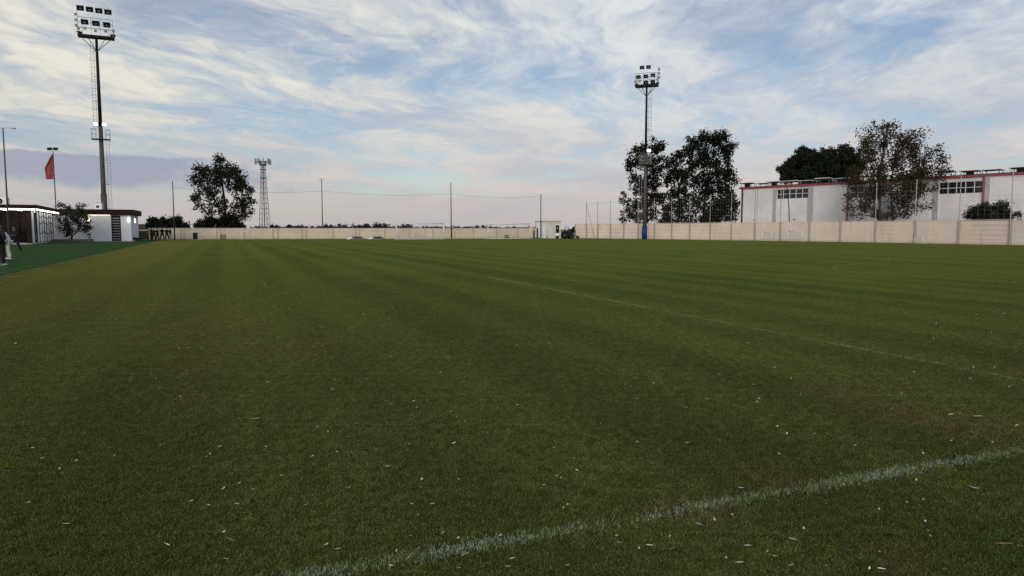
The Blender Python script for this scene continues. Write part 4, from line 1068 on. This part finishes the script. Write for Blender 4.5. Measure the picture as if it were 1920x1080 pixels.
# planter kerb round the olive tree
pc = on_floor(136, 86.); pl = thing('planter', 'low stone edged planting bed under the olive tree', 'planter', pc)
STONE = mat('planter_stone', (.16, .14, .12), .9, .25, 3, bump=.3)
for dx, dy, sx, sy in ((0, -1.1, 3.6, .25), (0, 1.1, 3.6, .25), (-1.68, 0, .25, 1.95), (1.68, 0, .25, 1.95)):
    MB().box((dx, dy, .18), (sx, sy, .36)).build('kerb', STONE, pl, bevel=.02)
MB().box((0, 0, .14), (3.1, 1.94, .28)).build('bed', MATS['soil_and_shade'], pl)
TG = 'distant trees beyond the end wall'
protos = []
for k in range(4):
    cen = []
    for _ in range(7 + k):
        c = np.array([random.uniform(-1.2, 1.2), random.uniform(-.9, .9), random.uniform(.9, 2.6)]); r = random.uniform(.35, .75)
        for _ in range(12): cen.append(tuple(c + np.random.randn(3) * r * .5))
    o = leaf_cloud(cen, 16, .3, .30, L_DARK, 'crown', None); me = o.data; bpy.data.objects.remove(o)
    tm = MB().tube([(0, 0, 0), (.05, 0, .7), (0, .05, 1.6)], [.16, .12, .07], 6).tube([(.04, 0, .6), (.5, .1, 1.5)], [.08, .04], 5).tube([(.02, 0, .7), (-.5, -.1, 1.6)], [.08, .04], 5).mesh('trunk', BARK)
    protos.append((me, tm))
far = [(345, 422), (354, 425), (483, 425.5), (515, 421.5), (524, 424), (539, 422.5), (549, 425), (563, 422), (576, 424), (589, 425), (600, 425.5), (617, 421), (630, 424), (643, 421), (655, 426), (668, 423.5), (676, 420), (692, 421), (704, 425), (717, 418.5), (727, 424), (738, 426.5), (752, 425), (765, 420), (781, 426), (800, 425.5), (815, 426), (825, 425.5), (840, 427), (860, 425.5), (873, 426), (880, 426.5), (893, 427), (903, 423.5), (915, 426), (928, 425.5), (940, 426), (957, 427), (969, 427.5), (985, 427), (1003, 426.5), (1074, 425.5)]
for k, (u, v) in enumerate(far):
    Y = 230 + 60 * random.random(); top = at(u, v, Y).z + .15; cm, tm = protos[k % 4]; s = top / 2.95
    wd = random.uniform(.95, 1.5) * s
    t = thing('distant_tree', 'small dark bushy tree on the skyline over the cream end wall', 'tree', on_floor(u, Y), random.uniform(0, 6), TG)
    t.scale = (wd, wd, s); put('crown', cm, t); put('trunk', tm, t)
hb = []
for u in np.arange(470, 1010, 1.6):
    Y = 300 + random.uniform(-15, 30); p = on_floor(u, Y); hb.append((p.x, p.y, random.uniform(.4, 1.9)))
    hb.append((p.x, p.y, random.uniform(1.4, 2.4)))
o = leaf_cloud(hb, 14, .7, .55, L_DARK, 'hedgerow', None); tag(o, 'dark distant scrub line on the horizon beyond the end wall', 'scrub', kind='stuff')

# ================================================================== PEOPLE
SKIN = mat('skin', (.22, .13, .09), .6, .08, 8); HAIR = mat('hair', (.012, .010, .009), .8, .2, 9)
CLOTH = {n: mat('cloth_' + n, c, .9, .18, 7, bump=.2) for n, c in (('black', (.008, .008, .011)), ('navy', (.008, .009, .016)), ('white', (.62, .62, .63)), ('pale', (.42, .42, .40)), ('grey', (.10, .10, .11)))}
def skin_obj(name, nodes, edges, m, parent, sub=2):
    """nodes: key -> (pos, rx, ry); edges: key pairs; first node is the root"""
    keys = list(nodes); me = bpy.data.meshes.new(name); me.from_pydata([nodes[k][0] for k in keys], [(keys.index(a), keys.index(b)) for a, b in edges], [])
    me.materials.append(m); o = bpy.data.objects.new(name, me); COL.objects.link(o); o.parent = parent
    md = o.modifiers.new('skin', 'SKIN'); md.use_smooth_shade = True
    if not me.skin_vertices:
        bm = __import__('bmesh').new(); bm.from_mesh(me); bm.verts.layers.skin.verify(); bm.to_mesh(me); bm.free()
    for k, sv in zip(keys, me.skin_vertices[0].data): sv.radius = nodes[k][1:3]; sv.use_root = (k == keys[0])
    ss = o.modifiers.new('sub', 'SUBSURF'); ss.levels = ss.render_levels = sub
    return o
def person(loc, rz, label, h=1.76, top='black', legs='black', shoe='white', arms='crossed', spread=.13, lean=0., stride=0., group=None, cap=False):
    s = h / 1.76; t = thing('person', label, 'person', loc, rz, group); t.scale = (s, s, s)
    V = lambda x, y, z: Vector((x, y, z))
    # facing -Y in local space
    hip = V(0, 0, .95)
    up = lambda z, x=0., y=0.: V(x, y - math.sin(lean) * z, .95 + math.cos(lean) * z)
    J = {'pelvis': hip, 'waist': up(.16), 'chest': up(.36), 'neck0': up(.50), 'neck': up(.57), 'head0': up(.64, 0, -.02), 'head1': up(.71, 0, -.025), 'crown': up(.79, 0, -.01), 'nose': up(.675, 0, -.125)}
    for sd, sg in (('l', 1), ('r', -1)):
        J['sh'+sd] = up(.46, sg*.19)
        st = stride * sg
        J['hp'+sd] = V(sg*.09, 0, .90); J['kn'+sd] = V(sg*(.09 + spread*.5), st*.45 - .03, .50); J['an'+sd] = V(sg*(.09 + spread), st + .02, .085); J['to'+sd] = V(sg*(.10 + spread), st - .16, .035); J['he'+sd] = V(sg*(.09 + spread), st + .06, .04)
        if arms == 'crossed': e, w = up(.20, sg*.27, -.06), up(.26, sg*.02, -.21 - (.03 if sg > 0 else 0)); fd = V(-sg, 0, .1)
        elif arms == 'hips': e, w = up(.20, sg*.42, .10), up(.06, sg*.19, -.02); fd = V(-sg*.3, -.8, -.5)
        elif arms == 'fold': e, w = up(.20, sg*.25, -.02), up(.16, sg*.13, -.25); fd = V(-sg*.6, -.6, .2)
        else: e, w = up(.19, sg*.26, .03), up(-.05, sg*.27, -.06); fd = V(0, -.1, -1)
        J['el'+sd] = e; J['wr'+sd] = w; fd.normalize(); side = V(0, 0, 1) if abs(fd.z) < .7 else V(0, 1, 0); sv = fd.cross(side).normalized(); pv_ = sv.cross(fd)
        J['pa'+sd] = w + fd*.07
        for k in range(4):
            q = (k - 1.5)*.019; ln = (.062, .075, .07, .055)[k]
            J[f'f{k}a'+sd] = w + fd*.105 + pv_*q; J[f'f{k}b'+sd] = w + fd*(.105 + ln) + pv_*q - sv*sg*.015
        J['tha'+sd] = w + fd*.045 + pv_*.038; J['thb'+sd] = w + fd*.085 + pv_*.060
    rad = {'pelvis': (.125, .10), 'waist': (.125, .09), 'chest': (.15, .105), 'neck0': (.07, .06), 'neck': (.052, .055), 'head0': (.068, .082), 'head1': (.078, .095), 'crown': (.055, .065), 'nose': (.012, .014)}
    rr = {'sh': .058, 'el': .040, 'wr': .029, 'pa': .034, 'hp': .085, 'kn': .056, 'an': .038, 'to': .030, 'he': .032, 'tha': .010, 'thb': .009}
    for k in range(4): rr[f'f{k}a'] = .0095; rr[f'f{k}b'] = .008
    N = {}
    for k, p in J.items():
        r = rad.get(k) or (rr[k[:-1]],)*2; N[k] = (tuple(p), *r)
    E = [('pelvis', 'waist'), ('waist', 'chest'), ('chest', 'neck0'), ('neck0', 'neck'), ('neck', 'head0'), ('head0', 'head1'), ('head1', 'crown'), ('head0', 'nose')]
    for sd in 'lr':
        E += [('chest', 'sh'+sd), ('sh'+sd, 'el'+sd), ('el'+sd, 'wr'+sd), ('wr'+sd, 'pa'+sd), ('pelvis', 'hp'+sd), ('hp'+sd, 'kn'+sd), ('kn'+sd, 'an'+sd), ('an'+sd, 'to'+sd), ('wr'+sd, 'tha'+sd), ('tha'+sd, 'thb'+sd)]
        for k in range(4): E += [('pa'+sd, f'f{k}a'+sd), (f'f{k}a'+sd, f'f{k}b'+sd)]
    slim = {'pelvis': .72, 'waist': .72, 'chest': .72, 'shl': .8, 'shr': .8, 'hpl': .8, 'hpr': .8}
    NB = {k: (v[0], v[1] * slim.get(k, 1), v[2] * slim.get(k, 1)) for k, v in N.items()}
    skin_obj('body', NB, E, SKIN, t)
    fat = lambda ks, a: {k: (N[k][0], N[k][1] + a, N[k][2] + a) for k in ks}
    skin_obj('shirt', fat(['waist', 'pelvis', 'chest', 'neck0', 'shl', 'ell', 'wrl', 'shr', 'elr', 'wrr'], .022), [('pelvis', 'waist'), ('waist', 'chest'), ('chest', 'neck0')] + [x for sd in 'lr' for x in (('chest', 'sh'+sd), ('sh'+sd, 'el'+sd), ('el'+sd, 'wr'+sd))], CLOTH[top], t)
    skin_obj('trousers', fat(['pelvis', 'hpl', 'knl', 'anl', 'hpr', 'knr', 'anr'], .030), [('pelvis', 'hpl'), ('hpl', 'knl'), ('knl', 'anl'), ('pelvis', 'hpr'), ('hpr', 'knr'), ('knr', 'anr')], CLOTH[legs], t)
    for sd in 'lr': skin_obj('shoe', {'an': (tuple(J['he'+sd] + V(0, 0, .03)), .045, .045), 'to': (tuple(J['to'+sd] + V(0, 0, .008)), .042, .036), 'he': (tuple(J['he'+sd]), .046, .046)}, [('an', 'to'), ('an', 'he')], CLOTH[shoe], t, 1)
    hp = J['head1']; hm = MB(); nu, nv = 12, 7
    for j in range(nv):
        a = math.pi/2 * (1.25 * j / (nv - 1))
        for i in range(nu):
            w = 2*math.pi*i/nu; front = max(0, -math.sin(w)); aa = a * (1 - .38*front)
            hm.v.append(hp + V(.092*math.sin(aa)*math.cos(w), .012 + .108*math.sin(aa)*math.sin(w), .02 + .098*math.cos(aa)))
    for j in range(nv - 1):
        for i in range(nu): a, b = j*nu + i, j*nu + (i+1) % nu; hm.f.append((a, b, b + nu, a + nu))
    hm.build('hair', HAIR, t, True)
    fm = MB()
    for sg in (-1, 1): fm.box(hp + V(sg*.034, -.094, -.012), (.022, .012, .009))
    fm.build('eye', BLACK, t)
    MB().box(hp + V(0, -.088, -.085), (.042, .012, .010)).build('mouth', mat('lip', (.16, .06, .05), .6), t)
    for sg in (-1, 1): MB().box(hp + V(sg*.088, .01, -.02), (.018, .04, .058), 0, .1).build('ear', SKIN, t, bevel=.006)
    return t
PG = 'players standing together by the end wall'
gp = ground(1.5, 499); gp.z = .014
person(gp, R(165), 'person in black tracksuit with hands on hips nearest the pitch edge', 1.80, 'black', 'black', 'white', 'hips', .07); bpy.context.view_layer.update()
gp = ground(18, 487); gp.z = .014
person(gp, R(-75), 'person in white shirt and pale trousers leaning forward', 1.74, 'white', 'pale', 'white', 'hang', .05, .50, .10)
gp = ground(28.5, 472.5); gp.z = .014
person(gp, R(20), 'person in black standing legs apart before the pavilion', 1.74, 'navy', 'black', 'black', 'fold', .26)
for k, (u, v, hh, rz, sp, lg, sh, lab) in enumerate(((284.3, 451.3, 1.80, 70, .04, 'black', 'black', 'player at the gate end of the standing group, legs together'), (289, 450.9, 1.70, 15, .10, 'black', 'black', 'shorter player in black second from the gate in the standing group'),
        (295.5, 451, 1.70, -20, .14, 'black', 'black', 'player in black third from the gate with legs slightly apart'), (304.6, 450.6, 1.84, 0, .20, 'black', 'black', 'tallest player in black with legs apart and space on both sides'),
        (313.4, 450.4, 1.76, 10, .15, 'black', 'white', 'player in black with pale shoes beside the last one of the group'), (319.8, 450.5, 1.72, -25, .10, 'pale', 'white', 'player in black top and pale trousers at the pole end of the group'))):
    p = ground(u, v); person(p, R(rz), lab, hh, 'black', lg, sh, 'crossed', sp, 0, .04, PG)

# ------------------------------------------------------------------ small things by the white building
def tripod():
    p = ground(168.5, 453); p.z = .0; t = thing('camera_tripod', 'video camera on a tripod before the white building', 'tripod', p)
    for k in range(3):
        w = k*2*math.pi/3 + .4; MB().tube([(0, 0, .72), (.36*math.cos(w), .36*math.sin(w), .02)], [.032, .022], 6).build('leg', BLACK, t)
    MB().tube([(0, 0, .60), (0, 0, .82)], .03, 8).build('column', BLACK, t); c = MB().box((-.06, 0, .91), (.36, .14, .17)).build('camera', BLACK, t, bevel=.02)
    MB().tube([(-.24, 0, .91), (-.34, 0, .91)], .06, 10).build('lens', GLASSD, c); MB().tube([(.02, 0, .8), (.28, 0, .66)], .012, 5).build('pan_handle', BLACK, t)
tripod()
def mower():
    p = ground(258, 452.3); t = thing('lawn_mower', 'small dark push mower parked at the corner of the white building', 'mower', p)
    MB().box((0, 0, .27), (.62, .44, .16)).build('deck', BLACK, t, bevel=.04); MB().tube([(.02, 0, .34), (.02, 0, .50)], [.16, .13], 12).build('engine', DSTEEL, t)
    for x in (-.27, .27):
        for y in (-.27, .27):
            w = MB().tube([(x, y - .03, .11), (x, y + .03, .11)], .11, 14).build('wheel', RUBBER, t); MB().tube([(x, y - .035, .11), (x, y + .035, .11)], .045, 8).build('hub', STEEL, w)
    MB().tube([(-.26, -.18, .3), (-.62, -.2, .68), (-.62, .2, .68), (-.26, .18, .3)], .018, 6).build('handle', DSTEEL, t); MB().box((-.34, 0, .36), (.34, .36, .26)).build('grass_bag', BLACK, t, bevel=.05)
mower()

# ================================================================== LEAF LITTER
LM = [mat('dry_leaf_pale', (.56, .52, .44), .8, .12, 40), mat('dry_leaf_straw', (.46, .38, .25), .8, .15, 40), mat('dry_leaf_white', (.76, .74, .69), .8, .1, 40), mat('dry_leaf_brown', (.20, .14, .08), .85, .2, 40)]
def leaf_mesh(kind, m):
    mb = MB(); n = 6
    for i in range(n + 1):
        s = i / n; x = s - .5; w = (.5 * math.sin(math.pi * min(1, s * 1.02)) ** .75) * (.17 if kind == 0 else .36)
        cz = (.10 if kind == 0 else .16) * (4*x*x) + .02; by = .10 * math.sin(s * 3.1) * (1 if kind == 0 else -.4)
        mb.v += [Vector((x, by - w, cz + .35*w)), Vector((x, by, cz)), Vector((x, by + w, cz + .30*w))]
    for i in range(n):
        for j in range(2): a = i*3 + j; mb.f.append((a, a + 1, a + 4, a + 3))
    return mb.mesh('dry_leaf', m, True)
LME = [[leaf_mesh(k, m) for m in LM] for k in range(2)]
c1 = [(425, 90), (898, 30), (240, 322), (185, 370), (618, 372, 20), (450, 397), (428, 442), (48, 501, 45), (350, 520, 30), (292, 562, 25), (900, 352), (1238, 360, 22), (1182, 404), (1157, 423), (1072, 411), (1320, 440, 30), (1498, 365, 18), (1500, 410), (1597, 446), (1605, 175), (1435, 205, 50), (1785, 250), (1840, 243), (1845, 278), (1585, 525, 32), (1255, 605, 30), (925, 665, 25), (1335, 692, 35), (1178, 695), (1718, 693, 26), (92, 738, 32), (375, 802, 45), (1292, 893, 75), (940, 917, 36), (1270, 997, 30), (1835, 915), (1900, 942, 36), (1345, 567), (1257, 848), (160, 680), (663, 90), (1508, 52), (1870, 38), (1155, 95)]
c2 = [(240, 85), (283, 122), (408, 105, 25), (483, 102), (392, 187), (258, 225), (613, 167), (627, 188), (650, 190), (486, 215), (698, 220), (883, 208, 18), (1275, 197), (1050, 78), (990, 127), (1660, 90), (1458, 229), (940, 265), (823, 287), (634, 340, 22), (1195, 368), (1662, 338, 18), (259, 473, 30), (450, 552, 32), (38, 597, 26), (516, 690, 30), (398, 687), (720, 645, 16), (660, 548, 20), (1210, 530, 20), (1325, 498), (1430, 550, 28), (1743, 456), (1270, 690), (1140, 580), (655, 882, 20), (245, 937, 36), (310, 957), (697, 975, 40), (963, 1000, 36), (935, 1045, 44), (660, 1052, 28), (280, 1040), (1088, 875, 28), (1563, 905, 38), (1735, 925, 38), (1860, 943, 50), (1845, 870), (1673, 940), (1270, 1035), (375, 995, 30), (570, 850, 18), (1545, 870), (87, 234), (1628, 20), (1756, 5), (1595, 10)]
c3 = [(145, 92, 45), (190, 65), (430, 90), (418, 108), (910, 20), (400, 10), (1175, 152, 22), (1508, 184, 40), (1557, 173), (1662, 192, 35), (1880, 243, 28), (893, 317, 48), (585, 292, 22), (740, 290), (24, 343, 28), (207, 325, 25), (543, 406), (1510, 328), (1740, 342, 16), (327, 600, 32), (275, 750, 40), (90, 803, 40), (178, 777, 24), (1103, 718, 18), (1633, 597, 46), (1427, 674, 28), (1260, 682), (620, 887, 40), (365, 927, 40), (933, 947, 28), (1107, 960, 28), (475, 955), (518, 987, 22), (320, 1020, 42), (390, 1028, 26), (245, 993), (610, 1040, 42), (806, 1040, 26), (1050, 1052, 20), (1118, 1060, 38), (1468, 1062, 28), (1810, 922, 72), (1895, 925, 26), (1835, 22), (672, 665), (1380, 838), (20, 142), (1355, 660)]
spots = []
for off, lst in ((0, c1), (640, c2), (1280, c3)):
    for it in lst: spots.append((off + it[0]/3, 720 + it[1]/3, (it[2] if len(it) > 2 else 13)/3))
c4 = [(1442, 90), (680, 222), (642, 243), (835, 198), (73, 353), (130, 392), (945, 385), (993, 407), (770, 446), (845, 498), (1040, 475), (1245, 493), (1530, 490), (1740, 473), (1690, 518), (1730, 512), (1867, 541), (613, 529), (507, 497), (1815, 472), (1600, 369), (1750, 284), (1850, 281), (1805, 350), (240, 260), (205, 302), (190, 274), (245, 388), (1098, 512), (690, 546), (908, 210), (1310, 260), (965, 533)]
for x, y in c4: spots.append((900 + x/1.882, 440 + y/1.882, 4))
c5 = [(1058, 200), (1145, 237), (1183, 262), (1100, 292), (1155, 299), (1222, 317), (1286, 371), (1465, 258), (1572, 294), (1642, 326), (743, 443), (752, 458), (716, 458), (1013, 440), (1520, 414), (1410, 416), (1672, 465), (62, 438), (463, 345), (503, 331), (900, 352), (357, 392), (522, 590), (454, 585), (1338, 586), (1070, 596), (638, 618), (1332, 625), (1760, 557), (1565, 492), (1648, 532), (730, 585), (622, 580), (808, 460), (1455, 322)]
for x, y in c5: spots.append((x/2.133, 440 + y/2.133, 4))
for k in range(60): spots.append((random.uniform(-60, 1980), 500 + 560 * random.random() ** .8, random.uniform(2.5, 4)))
for k, (u, v, ln) in enumerate(spots[:290]):
    p = ground(u, v); Lm = min(.17, max(.026, 1.15 * ln * math.hypot(p.x, p.y, EYE) / F)); narrow = 0 if ln > 7.5 and random.random() < .75 else 1
    mi = 3 if ln > 23 else random.choice((0, 0, 2, 2, 1) if p.y > 6 else (0, 0, 1, 2, 1))
    o = put('fallen_leaf', LME[narrow][mi], None, (p.x, p.y, random.uniform(.010, .017)), (random.uniform(-.4, .4), random.uniform(-.3, .3), random.uniform(-.6, .6) + (random.choice((0, 1.2)) if narrow else 0)), (Lm,)*3)
    tag(o, 'pale dry fallen leaf lying on the mown grass', 'leaf', 'dry leaves scattered over the turf')
